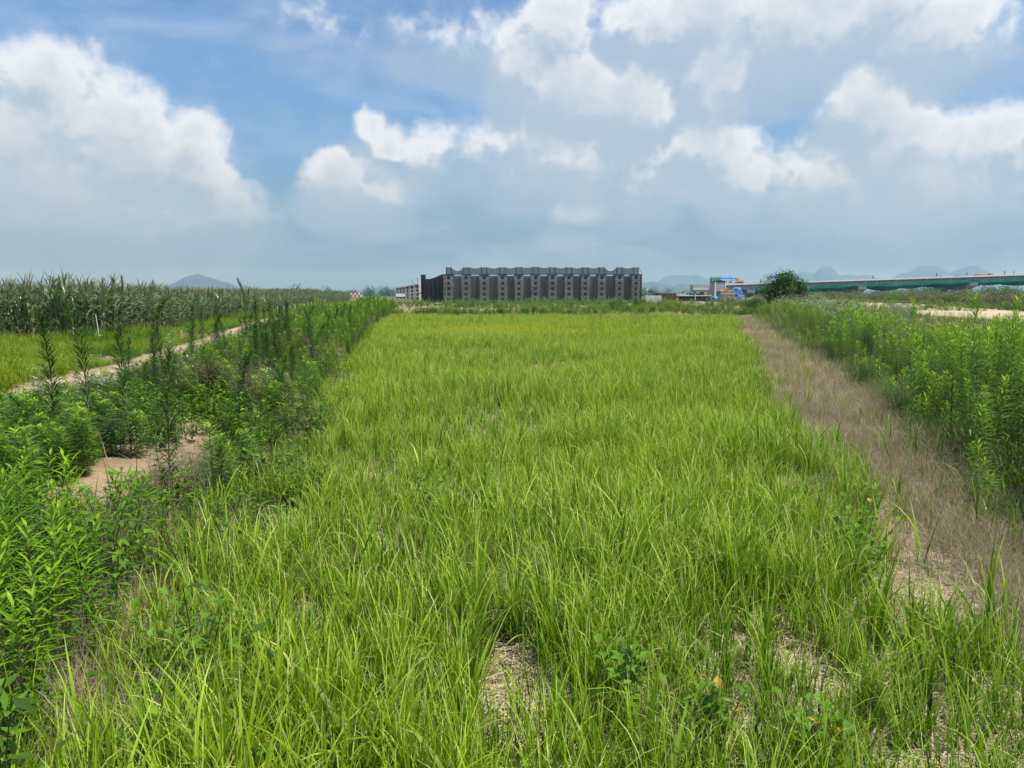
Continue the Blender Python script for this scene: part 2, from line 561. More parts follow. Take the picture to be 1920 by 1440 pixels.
# ------------------------------------------------------------------ scattered ground cover (one object per kind of cover)
def stuff(name, protos, pts, yaw, scl, pid, mats, label, cat=None, rnd=None, tilt=None):
    """one object: its mesh carries the tuft shapes and the root points; geometry nodes plant a shape on each point"""
    N = len(pts)
    V = []; F = []; T = []; M = []; PK = []
    for k, p in enumerate(protos):
        b = len(V)
        V += p.V; T += p.T; M += p.M
        F += [tuple(b + i for i in f) for f in p.F]
        PK += [k] * len(p.V)
    nb = len(V)
    V = np.concatenate([np.array(V), np.asarray(pts, float)])
    me = bpy.data.meshes.new(name)
    me.from_pydata(V.tolist(), [], F)
    for m in (mats if isinstance(mats, (list, tuple)) else [mats]):
        me.materials.append(m)
    me.polygons.foreach_set('material_index', M)
    def att(nm, typ, key, arr):
        a = me.attributes.new(nm, typ, 'POINT'); a.data.foreach_set(key, np.ascontiguousarray(arr).ravel())
    att('tint', 'FLOAT', 'value', np.concatenate([np.array(T, np.float32), np.zeros(N, np.float32)]))
    att('pk', 'INT', 'value', np.concatenate([np.array(PK), np.asarray(pid) + 1000]).astype(np.int32))
    rot = np.zeros((nb + N, 3), np.float32)
    rot[nb:, 2] = yaw
    if tilt is not None:
        rot[nb:, :2] = tilt
    att('rot', 'FLOAT_VECTOR', 'vector', rot)
    sc = np.ones((nb + N, 3), np.float32)
    sc[nb:] = scl if np.ndim(scl) == 2 else np.asarray(scl)[:, None]
    att('scl', 'FLOAT_VECTOR', 'vector', sc)
    rr = np.zeros(nb + N, np.float32)
    if rnd is not None: rr[nb:] = rnd
    att('rnd', 'FLOAT', 'value', rr)
    o = link(name, me)
    ng = bpy.data.node_groups.new(name, 'GeometryNodeTree')
    ng.interface.new_socket('Geometry', in_out='INPUT', socket_type='NodeSocketGeometry')
    ng.interface.new_socket('Geometry', in_out='OUTPUT', socket_type='NodeSocketGeometry')
    n = ng.nodes; l = ng.links
    gi = n.new('NodeGroupInput'); go = n.new('NodeGroupOutput'); jn = n.new('GeometryNodeJoinGeometry')
    def na(nm, dt):
        a = n.new('GeometryNodeInputNamedAttribute'); a.data_type = dt; a.inputs[0].default_value = nm; return a.outputs[0]
    pk = na('pk', 'INT'); ro = na('rot', 'FLOAT_VECTOR'); sca = na('scl', 'FLOAT_VECTOR')
    def sep(k):
        c = n.new('FunctionNodeCompare'); c.data_type = 'INT'; c.operation = 'EQUAL'
        l.new(pk, c.inputs[2]); c.inputs[3].default_value = k
        s = n.new('GeometryNodeSeparateGeometry'); s.domain = 'POINT'
        l.new(gi.outputs[0], s.inputs[0]); l.new(c.outputs[0], s.inputs[1])
        return s.outputs[0]
    for k in range(len(protos)):
        ip = n.new('GeometryNodeInstanceOnPoints')
        l.new(sep(1000 + k), ip.inputs['Points']); l.new(sep(k), ip.inputs['Instance'])
        l.new(ro, ip.inputs['Rotation']); l.new(sca, ip.inputs['Scale'])
        l.new(ip.outputs[0], jn.inputs[0])
    l.new(jn.outputs[0], go.inputs[0])
    o.modifiers.new('cover', 'NODES').node_group = ng
    return tag(o, label, cat, None, 'stuff')


def scatter(bands, xlo, xhi, dens=None):
    """bands: (y0, y1, roots per square metre); xlo/xhi functions of y; dens(x, y) keeps a share"""
    out = []
    for (y0, y1, d) in bands:
        yy = np.linspace(y0, y1, 20)
        a = float(np.min(xlo(yy))); b = float(np.max(xhi(yy)))
        n = int((y1 - y0) * (b - a) * d)
        x = rng.uniform(a, b, n); y = rng.uniform(y0, y1, n)
        k = (x > xlo(y)) & (x < xhi(y)) & (np.abs(x) < .88 * y + 2.2)
        if dens is not None:
            k &= rng.uniform(0, 1, n) < dens(x, y)
        out.append(np.stack([x[k], y[k]], 1))
    p = np.concatenate(out)
    return np.column_stack([p, ground_h(p[:, 0], p[:, 1]) - .005])


U = random.uniform


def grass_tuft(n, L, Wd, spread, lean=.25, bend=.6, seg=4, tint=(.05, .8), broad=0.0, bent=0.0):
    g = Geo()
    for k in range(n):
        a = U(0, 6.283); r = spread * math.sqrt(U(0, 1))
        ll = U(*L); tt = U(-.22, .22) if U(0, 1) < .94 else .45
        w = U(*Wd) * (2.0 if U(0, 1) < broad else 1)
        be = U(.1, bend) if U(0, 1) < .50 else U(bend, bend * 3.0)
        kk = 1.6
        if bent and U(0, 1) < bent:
            be, kk, tt = U(1.1, 2.3), U(3, 6), tt + .12  # paler tint paints in the sun caught by bent-over tops
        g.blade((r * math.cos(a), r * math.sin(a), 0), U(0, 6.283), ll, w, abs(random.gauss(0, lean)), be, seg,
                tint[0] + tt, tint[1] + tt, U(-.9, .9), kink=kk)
    return g


M_grass = leaf_mat('field_grass', [(0, (.055, .095, .009)), (.28, (.095, .195, .007)), (.6, (.205, .360, .012)), (.85, (.40, .54, .06)), (1, (.60, .62, .23))],  # dark foot and pale tip paint in shaded gaps, sunlit tips; palest also dead blades
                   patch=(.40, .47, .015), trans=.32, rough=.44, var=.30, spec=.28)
M_dry = leaf_mat('dry_grass', [(0, (.12, .095, .062)), (.5, (.285, .24, .155)), (1, (.47, .41, .28))], trans=.2, rough=.7, var=.4, spec=.2)
M_straw = leaf_mat('straw', [(0, (.20, .15, .09)), (.5, (.42, .34, .215)), (1, (.60, .52, .36))], trans=.1, rough=.6, var=.35, spec=.3)
M_weed = leaf_mat('weed_leaf', [(0, (.042, .078, .009)), (.35, (.065, .155, .010)), (.7, (.130, .260, .012)), (1, (.29, .46, .022))],
                  patch=(.14, .20, .02), trans=.32, rough=.36, var=.25, spec=.25)
M_spire = leaf_mat('spire_leaf', [(0, (.026, .055, .008)), (.4, (.038, .095, .010)), (.8, (.060, .145, .012)), (1, (.12, .24, .02))], trans=.25, rough=.45, var=.25, spec=.25)
M_lush = leaf_mat('lush_leaf', [(0, (.040, .09, .008)), (.4, (.065, .165, .008)), (.8, (.130, .275, .010)), (1, (.26, .43, .015))], patch=(.24, .32, .015), trans=.35, rough=.42, var=.3, spec=.22)
M_stem = mat('green_stem', (.13, .18, .05), .6, .15, 20, col2=(.20, .16, .08))
M_brownstem = mat('dead_stem', (.055, .04, .028), .8, .2, 20)
M_silver = leaf_mat('silver_leaf', [(0, (.07, .105, .045)), (.5, (.17, .225, .12)), (1, (.38, .43, .30))], trans=.2, rough=.4, var=.4, spec=.6)
M_olive = leaf_mat('olive_leaf', [(0, (.06, .068, .026)), (.5, (.125, .145, .055)), (1, (.23, .25, .105))], patch=(.14, .19, .03), trans=.2, rough=.5, var=.4)
M_bush = leaf_mat('bush_leaf', [(0, (.025, .055, .008)), (.5, (.055, .130, .012)), (1, (.14, .255, .022))], trans=.25, rough=.4, var=.2)
M_maize = leaf_mat('maize_leaf', [(0, (.035, .07, .025)), (.5, (.075, .135, .050)), (1, (.19, .26, .13))], trans=.25, rough=.32, var=.25, spec=.6)
M_maizestalk = mat('maize_stalk', (.14, .19, .07), .55, .15, 12, col2=(.22, .21, .10))
M_tassel = mat('maize_tassel', (.36, .28, .13), .8, .15, 30, col2=(.28, .25, .10))
M_rust = leaf_mat('russet_stems', [(0, (.10, .06, .035)), (.5, (.20, .125, .075)), (1, (.33, .23, .15))], trans=.2, rough=.8, var=.3)

# bare spots in the grass field (centre, radius)
BARE = [(.02, 2.85, .22, .38), (2.3, 3.75, .38, .38), (-1.25, 6.4, .24, .28), (-1.75, 5.0, .3, .6), (2.45, 6.1, .25, .4), (-.1, 4.05, .14, .2), (-.75, 4.6, .18, .22), (1.3, 3.1, .14, .2)]


def bare(x, y):
    k = np.ones_like(x)
    for (a, b, rx, ry) in BARE:
        r = np.sqrt(((x - a) / rx) ** 2 + ((y - b) / ry) ** 2) + .22 * vnoise(x, y, 2.6)
        k *= sstep(.72, 1.12, r) * .97 + .03
    return k


def grass_dens(x, y):
    e = sstep(-.2, .35, x - Lf(y) + .22 * vnoise(x, y, 1.3)) * sstep(0, .45, Rf(y) - x + .22 * vnoise(x, y, 1.5))
    sprout = (x > Rf(y) - .3) * .10 * np.clip(.4 + vnoise(x, y, 1.6), 0, 1)          # single green shoots in the dry strip
    return np.maximum(e * bare(x, y) * (.72 + .28 * np.clip(vnoise(x, y, .8) + .3, 0, 1)), sprout)


protos = []
for k in range(10):      # medium tufts
    protos.append(grass_tuft(13, (.22, .46), (.0055, .0100), .055, .20, .50, 6, bent=.34))
for k in range(6):       # tall, broader-leaved tufts
    protos.append(grass_tuft(9, (.32, .56), (.008, .014), .035, .26, .60, 7, broad=.20, bent=.30))
for k in range(4):       # pale short tufts with dead blades at the foot
    protos.append(grass_tuft(12, (.10, .26), (.004, .007), .06, .5, .8, 4, tint=(.15, 1.05), bent=.3))
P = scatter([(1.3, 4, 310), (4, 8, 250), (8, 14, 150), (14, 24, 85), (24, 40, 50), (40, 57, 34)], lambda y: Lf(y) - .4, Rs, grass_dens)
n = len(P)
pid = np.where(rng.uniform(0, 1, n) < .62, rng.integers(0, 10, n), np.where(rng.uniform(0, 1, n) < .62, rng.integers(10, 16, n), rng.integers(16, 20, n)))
x, y = P[:, 0], P[:, 1]
clump = np.clip(.5 + .45 * vnoise(x, y, .45) + .25 * vnoise(x, y, 1.7), 0, 1)
yel = .55 * np.exp(-(((x - 1.0) / 5.0) ** 2 + ((y - 31) / 5.5) ** 2)) + .5 * np.exp(-(((x + 1.8) / 3.5) ** 2 + ((y - 37) / 3.5) ** 2)) + .12 * sstep(20, 55, y) + .25 * np.exp(-((x - Lf(y)) / .9) ** 2) * sstep(5, 14, y)
yel = np.clip(yel * (1 + .5 * vnoise(x, y, .6)) + .22 * np.clip(vnoise(x, y, .35), 0, 1), 0, 1)
scl = (.68 + .40 * clump) * (1 + .08 * sstep(5, 3, y)) * rng.uniform(.8, 1.2, n) * (1 - .06 * sstep(4, 8, y)) * sstep(0, 7, y + 3.4)
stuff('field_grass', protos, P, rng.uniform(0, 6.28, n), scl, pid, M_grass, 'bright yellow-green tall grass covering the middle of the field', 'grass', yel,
      np.column_stack([rng.normal(0, .10, n), rng.normal(.05, .10, n)]))

# straw lying under the grass and on the bare spots
sp_ = []
for k in range(8):
    g = Geo()
    for j in range(16):
        a = U(0, 3.14) if k < 4 else random.gauss(.2, .5)
        L_ = U(.08, .24); c = Vector((U(-.1, .1), U(-.1, .1), U(.006, .03)))
        d = Vector((math.cos(a), math.sin(a), U(-.12, .12))) * L_ * .5
        s = Vector((-math.sin(a), math.cos(a), U(-.3, .3))) * U(.0012, .0026)
        mid = c + Vector((0, 0, U(.0, .012)))
        tt = U(.1, 1)
        g.add([c - d - s, c - d + s, mid - s, mid + s, c + d - s, c + d + s], [(0, 1, 3, 2), (2, 3, 5, 4)], tt)
    sp_.append(g)
P = scatter([(1.3, 4.5, 150), (4.5, 9, 80), (9, 20, 30)], lambda y: Lf(y) - .35, lambda y: Rs(y) + .2)
n = len(P)
stuff('straw_litter', sp_, P, rng.uniform(0, 6.28, n), rng.uniform(.7, 1.25, n), rng.integers(0, 8, n), M_straw, 'pale dry straw lying flat on the bare soil', 'straw')

# dry grass strip on the right and tufts along the left edge
dp = [grass_tuft(26, (.14, .34), (.0014, .003), .07, .50, .9, 3, tint=(.05, .95)) for k in range(10)]
P1 = scatter([(1.5, 6, 230), (6, 12, 150), (12, 25, 70), (25, 56, 36)], lambda y: Rf(y) - .25, lambda y: Rs(y) + .7,
             lambda x, y: .25 + .75 * sstep(-.75, .1, Rs(y) - x + .2 * vnoise(x, y, 2)) * sstep(-.35, .3, x - Rf(y) + .2 * vnoise(x, y, 1.4)))
P2 = scatter([(1.5, 4.6, 210), (4.6, 9, 110), (9, 16, 26)], lambda y: Lf(y) - .75, lambda y: Lf(y) + .3, lambda x, y: np.clip(.45 + .6 * vnoise(x, y, 1.1) + .35 * (y < 4.6), 0, 1))
P3 = scatter([(1.5, 8, 14)], Lf, Rf, lambda x, y: np.clip(vnoise(x, y, 1.3), 0, 1))
P = np.concatenate([P1, P2, P3]); n = len(P)
stuff('dry_grass', dp, P, rng.uniform(0, 6.28, n), rng.uniform(.7, 1.25, n), rng.integers(0, 10, n), M_dry, 'greyish tan dead grass in a strip beside the green field', 'dry grass',
      None, np.column_stack([rng.normal(0, .2, n), rng.normal(-.15, .2, n)]))


# ------------------------------------------------------------------ horseweed: upright stem with narrow leaves in a spiral
def horseweed(h, nl, L, Wd, up_top, up_bot, bare_foot=.12, top_tint=1.0, lean=.06, curve=0.0, dead=.0, body=.35):
    st = Geo(); lf = Geo()
    a0 = U(0, 6.28); la = U(0, lean)
    pts = []
    for k in range(7):
        f = k / 6
        off = la * f * h + curve * h * max(0, f - .55) ** 2 * 3
        pts.append(Vector((math.cos(a0) * off, math.sin(a0) * off, h * f - curve * h * max(0, f - .8) ** 2 * 3)))
    st.tube(pts, [.0055 * h ** .5 * (1 - .8 * k / 6) for k in range(7)], 4, .4)
    def at(f):
        q = min(f * 6, 5.999); i = int(q); return pts[i].lerp(pts[i + 1], q - i)
    for k in range(nl):
        f = bare_foot + (1.0 - bare_foot) * ((k + U(0, .8)) / nl) ** .9
        a = k * 2.399 + U(-.3, .3)
        up = up_bot + (up_top - up_bot) * f ** 1.5 + U(-.2, .2)
        ll = U(*L) * (.55 + .75 * math.sin(math.pi * min(1, .12 + .80 * f))) * (1 if f < .9 else .8)
        d = Vector((math.cos(a) * math.cos(up), math.sin(a) * math.cos(up), math.sin(up)))
        tint = (body * .5 + body * f + U(-.1, .12)) if f < .88 else (top_tint * (.55 + .45 * (f - .88) / .12) + U(-.08, .08))
        lf.leaf(at(min(f, .998)), d, (0, 0, 1) if abs(d.z) < .95 else (1, 0, 0), ll, U(*Wd), U(.3, .9), tint)
    return st, lf


M_weedset = [M_weed]
# full-leaved plants of the right-hand stand / slim spires of the left-hand bank
W_FULL = [horseweed(1.0, 150, (.085, .14), (.012, .019), 1.1, .15, .06, 1.0, .07, body=.55) for k in range(8)]
W_SPIRE = [horseweed(1.0, 330, (.075, .12), (.007, .011), 1.2, .65, .04, .7, .05, U(0, .10) if k % 3 else .22, body=.45) for k in range(7)]
W_YOUNG = [horseweed(.5, 56, (.07, .12), (.010, .016), 1.1, .25, .05, 1.05, .12, body=.62) for k in range(6)]
full_m = [(s.mesh('stem', M_stem), l.mesh('foliage', M_weed)) for s, l in W_FULL]
spire_m = [(s.mesh('stem', M_stem), l.mesh('foliage', M_spire)) for s, l in W_SPIRE]
young_m = [(s.mesh('stem', M_stem), l.mesh('foliage', M_lush)) for s, l in W_YOUNG]


def plant(name, meshes, x, y, h, yaw, label, cat, group, zoff=-.02, tilt=(0, 0), wide=None):
    o = empty(name, (x, y, gz(x, y) + zoff), yaw, label, cat, group)
    o.rotation_euler = (tilt[0], tilt[1], yaw)
    w = wide or (h ** .45)
    o.scale = (w, w, h)
    a = link('stem', meshes[0], o)
    b = link('foliage', meshes[1], o); b['kind'] = 'stuff'
    return o


def merged(s, l):
    g = Geo(); g.add(s.V, s.F, s.T, 0); g.add(l.V, l.F, l.T, 1); return g


# the right-hand stand: the nearest plants are individuals, the crowd behind is one mass
def right_x(y): return np.minimum(.80 * y + 2.0, RDL(y) - 1.0)
P = scatter([(2.6, 7, 18), (7, 11, 16), (11, 16, 12)], lambda y: Rs(y) + .12, right_x, lambda x, y: np.clip(.80 + .4 * vnoise(x, y, .9), 0, 1) * sstep(0, .6, x - Rs(y) + .2))
order = np.argsort(P[:, 1] + rng.uniform(0, 2, len(P)))
seen = [i for i in order if P[i, 0] < .74 * P[i, 1] + .15][:160]
near = P[seen]; rest = P[[i for i in order if i not in set(seen)]]
def right_h(x, y):
    d = x - Rs(y)
    h = .45 + .62 * sstep(0, 1.2, d) + .18 * sstep(1.3, 3, d)
    low = sstep(.44, .56, x / y) * sstep(9, 17, y)          # the stand is lower towards the haul road
    return (h * (1 - low) + .55 * low) * rng.uniform(.80, 1.22, len(x))
hh = right_h(near[:, 0], near[:, 1])
for (x, y, z), h in zip(near, hh):
    small = h < .62
    plant('horseweed_plant', young_m[rng.integers(0, 6)] if small else full_m[rng.integers(0, 8)], x, y, h * 1.7 if small else h, U(0, 6.28),
          'short bright green horseweed at the edge of the dry grass strip' if small else ('tall leafy green horseweed at the right picture edge' if x / y > .60 else 'leafy green horseweed in the front of the stand facing the dry grass strip' if x - float(Rs(y)) < 1.0 else 'tall leafy green horseweed deep in the dense stand right of the dry strip'),
          'weed', 'short horseweeds by the dry strip' if small else ('horseweeds at the right picture edge' if x / y > .60 else 'horseweeds in front of the right-hand stand' if x - float(Rs(y)) < 1.0 else 'horseweeds deep in the right-hand stand'), tilt=(random.gauss(0, .05), random.gauss(0, .05)), wide=.95 if not small else 1.1)
for (x, y, h, lab) in [(4.15, 6.6, 1.58, 'tallest dark horseweed at the right edge of the stand, rising above the bridge line'),
                       (5.35, 7.9, 1.50, 'tall horseweed whose tip crosses the sandy road and bridge, second from the right edge'),
                       (4.75, 6.75, 1.62, 'tall feathery horseweed cut by the right edge of the picture'),
                       (4.9, 9.0, 1.52, 'lone tall horseweed spike in front of the sandy haul road'),
                       (4.1, 7.5, 1.25, 'tall full horseweed with bright tip at the front of the right-hand stand')]:
    plant('horseweed_plant', full_m[rng.integers(0, 8)], x, y, h, U(0, 6.28), lab, 'weed', None, tilt=(U(-.05, .05), U(-.05, .05)), wide=1.0)
# dead brown stalks standing among them
g = Geo(); g.tube([(0, 0, 0), (.01, 0, .45), (0, .015, .8)], [.004, .0035, .0015], 5, .3)
for k in range(40):
    z = .28 + .5 * k / 40; a = k * 2.4
    g.leaf((0, 0, z), (math.cos(a), math.sin(a), -.9), (0, 0, 1), U(.04, .08), .008, .9, U(.0, .4))
dead_m = g.mesh('dead_stalk', M_brownstem)
for k in range(16):
    y = U(6, 15); x = float(Rs(y)) + U(.35, 1.8)
    o = link('dead_stalk', dead_m, None, (x, y, gz(x, y) - .02), (U(-.06, .06), U(-.06, .06), U(0, 6)), (1, 1, U(.9, 1.35)))
    tag(o, 'dark brown dead weed stalk among the green stand on the right', 'dead stalk', 'dead stalks in the right-hand stand')

P = np.concatenate([rest, scatter([(16, 26, 9), (26, 42, 6), (42, 56, 4)], lambda y: Rs(y) + .1, right_x, lambda x, y: np.clip(.8 + .4 * vnoise(x, y, .5), 0, 1) * (1 - .75 * sstep(20, 26, y) * sstep(1.5, 3, x - Rs(y))))])
n = len(P)
h = right_h(P[:, 0], P[:, 1]) * (1 - .12 * sstep(16, 40, P[:, 1]))
stuff('weed_thicket', [merged(*w) for w in W_FULL], P, rng.uniform(0, 6.28, n), np.column_stack([h ** .4 * 1.15, h ** .4 * 1.15, h]), rng.integers(0, 8, n), [M_stem, M_weed],
      'dense green weeds filling the ground right of the dry strip', 'weeds', np.clip(vnoise(P[:, 0], P[:, 1], .3), 0, 1), rng.normal(0, .07, (n, 2)))
# low green undergrowth at the foot of both weed stands
ug = [grass_tuft(16, (.12, .34), (.005, .011), .10, .55, .8, 3, tint=(.0, .7)) for k in range(8)]
P = scatter([(2, 8, 60), (8, 16, 36), (16, 30, 14), (30, 60, 6)], lambda y: Rs(y) - .05, right_x, lambda x, y: .3 + .7 * sstep(0, .5, x - Rs(y)))
n = len(P)
stuff('undergrowth', ug, P, rng.uniform(0, 6.28, n), rng.uniform(.7, 1.5, n), rng.integers(0, 8, n), M_weed, 'low dark green undergrowth beneath the right-hand weeds', 'weeds', None, rng.normal(0, .15, (n, 2)))

# silver-leaved wormwood further along the right-hand stand
def wormwood():
    g = Geo()
    for b in range(7):
        a = U(0, 6.28); ln = U(.5, 1.15); le = U(.05, .35)
        p0 = Vector((0, 0, 0)); d = Vector((math.cos(a) * math.sin(le), math.sin(a) * math.sin(le), math.cos(le)))
        g.tube([p0, p0 + d * ln], [.006, .002], 3, .6)
        for k in range(26):
            f = U(.2, 1); aa = U(0, 6.28); up = U(-.2, .9)
            g.leaf(p0 + d * ln * f, (math.cos(aa) * math.cos(up), math.sin(aa) * math.cos(up), math.sin(up)), (0, 0, 1), U(.09, .17), U(.028, .05), U(.2, .9), U(.1, 1))
    return g
WW = [wormwood() for k in range(7)]
P = scatter([(17, 34, 3.0), (34, 60, 2.2), (60, 95, .9)], lambda y: Rs(y) + 1.2 + .02 * y, lambda y: np.minimum(RDL(y) - .5, .54 * y), lambda x, y: np.clip(.72 + .6 * vnoise(x, y, .25), 0, 1))
n = len(P)
stuff('wormwood_thicket', WW, P, rng.uniform(0, 6.28, n), rng.uniform(.8, 1.3, n) * (1 + .2 * sstep(30, 60, P[:, 1])) * (1 - .42 * sstep(.43, .5, P[:, 0] / P[:, 1])), rng.integers(0, 7, n), M_silver, 'pale silvery wormwood growing behind the green weeds on the right', 'wormwood', None, rng.normal(0, .1, (n, 2)))

# ------------------------------------------------------------------ left bank
DIRT = [(-2.92, 5.6, .38, 1.25), (-4.05, 12.6, .32, .9)]
OPEN = [(-2.42, 4.5, .42, .85), (-3.3, 6.9, .25, .4), (-1.60, 3.0, .20, .75), (-3.35, 8.1, .5, .9), (-3.65, 11.2, .35, .9)]        # only low growth here, so the sand shows behind it


def dirt_free(x, y, tall=False):
    k = np.ones_like(x)
    for (a, b, rx, ry) in DIRT + (OPEN if tall else []):
        r = np.sqrt(((x - a - .18 * (y - b) * -.35) / rx) ** 2 + ((y - b) / ry) ** 2) + .15 * vnoise(x, y, 2)
        k *= sstep(.8, 1.2, r)
    return k


P = scatter([(1.8, 6, 40), (6, 10, 20), (10, 18, 14)], PR, lambda y: Lf(y) - .05 - .12 * (y < 4.2),
            lambda x, y: dirt_free(x, y, True) * np.clip(.78 + .45 * vnoise(x, y, .8) - .45 * sstep(.8, .2, Lf(y) - x) * sstep(2.8, 4, y) * sstep(9, 7, y), 0, 1))
order = np.argsort(P[:, 1] + rng.uniform(0, 1.5, len(P)))
def left_label(x, y):
    if y < 4.4:
        if x / y < -.58: return 'fresh green horseweed at the left edge of the picture in the lower left clump', 'weed', 'horseweeds at the lower left picture edge'
        if float(Lf(y)) - x < .45: return 'bright green horseweed on the right flank of the lower left clump, beside the grass', 'weed', 'horseweeds flanking the lower left clump'
        return 'fresh bright green horseweed in the middle of the thick clump at lower left', 'weed', 'horseweeds in the lower left clump'
    if math.hypot(x + 2.88, (y - 5.55) * .6) < .95: return 'green horseweed growing round the bare sand patch on the left bank', 'weed', 'horseweeds round the bare sand'
    if x - float(PR(y)) < .9: return 'green horseweed along the edge of the sandy track on the left', 'weed', 'horseweeds along the track'
    if float(Lf(y)) - x < .7: return 'green horseweed along the left edge of the bright grass field', 'weed', 'horseweeds along the grass edge'
    return 'green horseweed in the middle of the bank between the sandy track and the grass', 'weed', 'horseweeds on the left bank'


lowleft = [i for i in order if P[i, 1] < 4.4 and abs(P[i, 0]) < .74 * P[i, 1] + .2][:110]
bank_i = [i for i in order if P[i, 1] >= 4.4 and abs(P[i, 0]) < .70 * P[i, 1]][:150]
pick = set(lowleft) | set(bank_i)
near = P[sorted(pick)]; rest = P[[i for i in order if i not in pick]]
for (x, y, z) in near:
    young = (y < 4.4) or rng.uniform() < .35
    h = U(.60, .90) if y < 4 else (U(.40, .66) if y < 10 else U(.55, .85))
    h *= 1 - .38 * float(sstep(.9, 2.2, float(Lf(y)) - x)) * float(sstep(4, 5.5, y))
    plant('horseweed_plant', young_m[rng.integers(0, 6)] if young else full_m[rng.integers(0, 8)], x, y, h * (1.6 if young else 1.0), U(0, 6.28),
          *left_label(x, y), tilt=(random.gauss(0, .07), random.gauss(0, .07)), wide=1.05)
P = np.concatenate([rest, scatter([(18, 28, 11), (28, 42, 9), (42, 62, 7)], lambda y: Lf(y) - (2.0 + .07 * y), lambda y: Lf(y) + .15, lambda x, y: np.clip(.85 + .4 * vnoise(x, y, .6), 0, 1)),
                    scatter([(18, 30, 6), (30, 60, 3)], PR, lambda y: Lf(y) - 1.8, lambda x, y: np.clip(.5 + .6 * vnoise(x, y, .4), 0, 1))])
n = len(P)
ed = Lf(P[:, 1]) - P[:, 0]
h = (.62 + .20 * sstep(12, 30, P[:, 1]) + .38 * sstep(28, 55, P[:, 1])) * rng.uniform(.75, 1.25, n) * (1 - .42 * sstep(1.2, 3.0, ed))
stuff('bank_weeds', [merged(*w) for w in W_FULL[:4] + W_SPIRE[:4]], P, rng.uniform(0, 6.28, n), np.column_stack([h ** .4 * 1.2, h ** .4 * 1.2, h]), rng.integers(0, 8, n), [M_stem, M_weed],
      'dense green weeds along the left bank of the grass field', 'weeds', np.clip(vnoise(P[:, 0], P[:, 1], .3), 0, 1), rng.normal(0, .07, (n, 2)))

# broad-leaved low herbs between the stalks on the left bank
def herb():
    g = Geo()
    for b in range(5):
        a = U(0, 6.28); le = U(.1, .8); ln = U(.15, .42)
        d = Vector((math.cos(a) * math.sin(le), math.sin(a) * math.sin(le), math.cos(le)))
        g.tube([(0, 0, 0), d * ln], [.003, .0015], 3, .3)
        for k in range(13):
            f = U(.2, 1); aa = U(0, 6.28); up = U(-.1, .8)
            g.leaf(d * ln * f, (math.cos(aa) * math.cos(up), math.sin(aa) * math.cos(up), math.sin(up)), (0, 0, 1), U(.03, .075), U(.014, .030), U(.2, .8), U(.1, .8))
    return g
HB = [herb() for k in range(8)]
P = scatter([(1.6, 5, 50), (5, 10, 46), (10, 18, 30), (18, 34, 12)], lambda y: PR(y) - .25, lambda y: Lf(y) + .5, lambda x, y: dirt_free(x, y) * np.clip(.75 + .45 * vnoise(x, y, 1.1), 0, 1) * sstep(-.1, .4, Lf(y) - x + .5) * (1 - .8 * np.exp(-(((x + 1.62) / .28) ** 2 + ((y - 3.0) / .8) ** 2))))
n = len(P)
stuff('bank_herbs', HB + ug[:4], P, rng.uniform(0, 6.28, n), rng.uniform(.7, 1.45, n), rng.integers(0, 12, n), M_weed, 'low leafy herbs and grass covering the left bank', 'herbs', None, rng.normal(0, .15, (n, 2)))

P = scatter([(7, 10, 1.6), (10, 20, 1.6), (20, 36, .8)], PR, lambda y: Lf(y) - .5, lambda x, y: dirt_free(x, y, True) * np.clip(.4 + .8 * vnoise(x, y, .9), 0, 1))
n = len(P)
stuff('bank_wormwood', WW, P, rng.uniform(0, 6.28, n), rng.uniform(.35, .7, n), rng.integers(0, 7, n), M_silver, 'silvery grey-green wormwood scattered over the left bank', 'wormwood', None, rng.normal(0, .15, (n, 2)))

# grass of the track middle and the lush verge in front of the maize
vg = [grass_tuft(18, (.18, .5), (.006, .014), .09, .45, 1.0, 4, tint=(.2, .95)) for k in range(8)]
def track(x, y):
    f = (x - PL(y)) / (PR(y) - PL(y))
    return np.clip(np.exp(-((f - .5) / .15) ** 2) * (.55 + .6 * vnoise(x, y, .8)) + .25 * np.clip(vnoise(x, y, 1.4) - .3, 0, 1) + .5 * sstep(.86, 1.05, f) + .5 * sstep(.12, -.05, f), 0, 1)
P1 = scatter([(4, 14, 70), (14, 30, 46), (30, 60, 14)], lambda y: PL(y) - .3, lambda y: PR(y) + .3, track)
P2 = scatter([(6, 16, 44), (16, 30, 46), (30, 60, 26), (60, 105, 9)], lambda y: np.minimum(MF(y) - 1.5, -.72 * y - 1), lambda y: PL(y) + .1,
             lambda x, y: sstep(28.0, 25.8, y - (x + 14.4) * 1.0 * (x < -14.4)) * 1.0 + (x > MF(y) - .8) * .9)
P = np.concatenate([P1, P2]); n = len(P)
sc = np.where(np.arange(n) < len(P1), rng.uniform(.28, .7, n), rng.uniform(.4, 1.0, n) * (.85 + .5 * vnoise(P[:, 0], P[:, 1], .5)) * (1 + .1 * sstep(2.5, .6, P[:, 0] - MF(P[:, 1]))))
stuff('verge_grass', vg + HB[:4], P, rng.uniform(0, 6.28, n), np.clip(sc, .3, 2.0), rng.integers(0, 12, n), M_lush, 'lush light green grass and herbs along the sandy track', 'grass',
      np.clip(.3 + .8 * vnoise(P[:, 0], P[:, 1], .35), 0, 1), rng.normal(0, .15, (n, 2)))

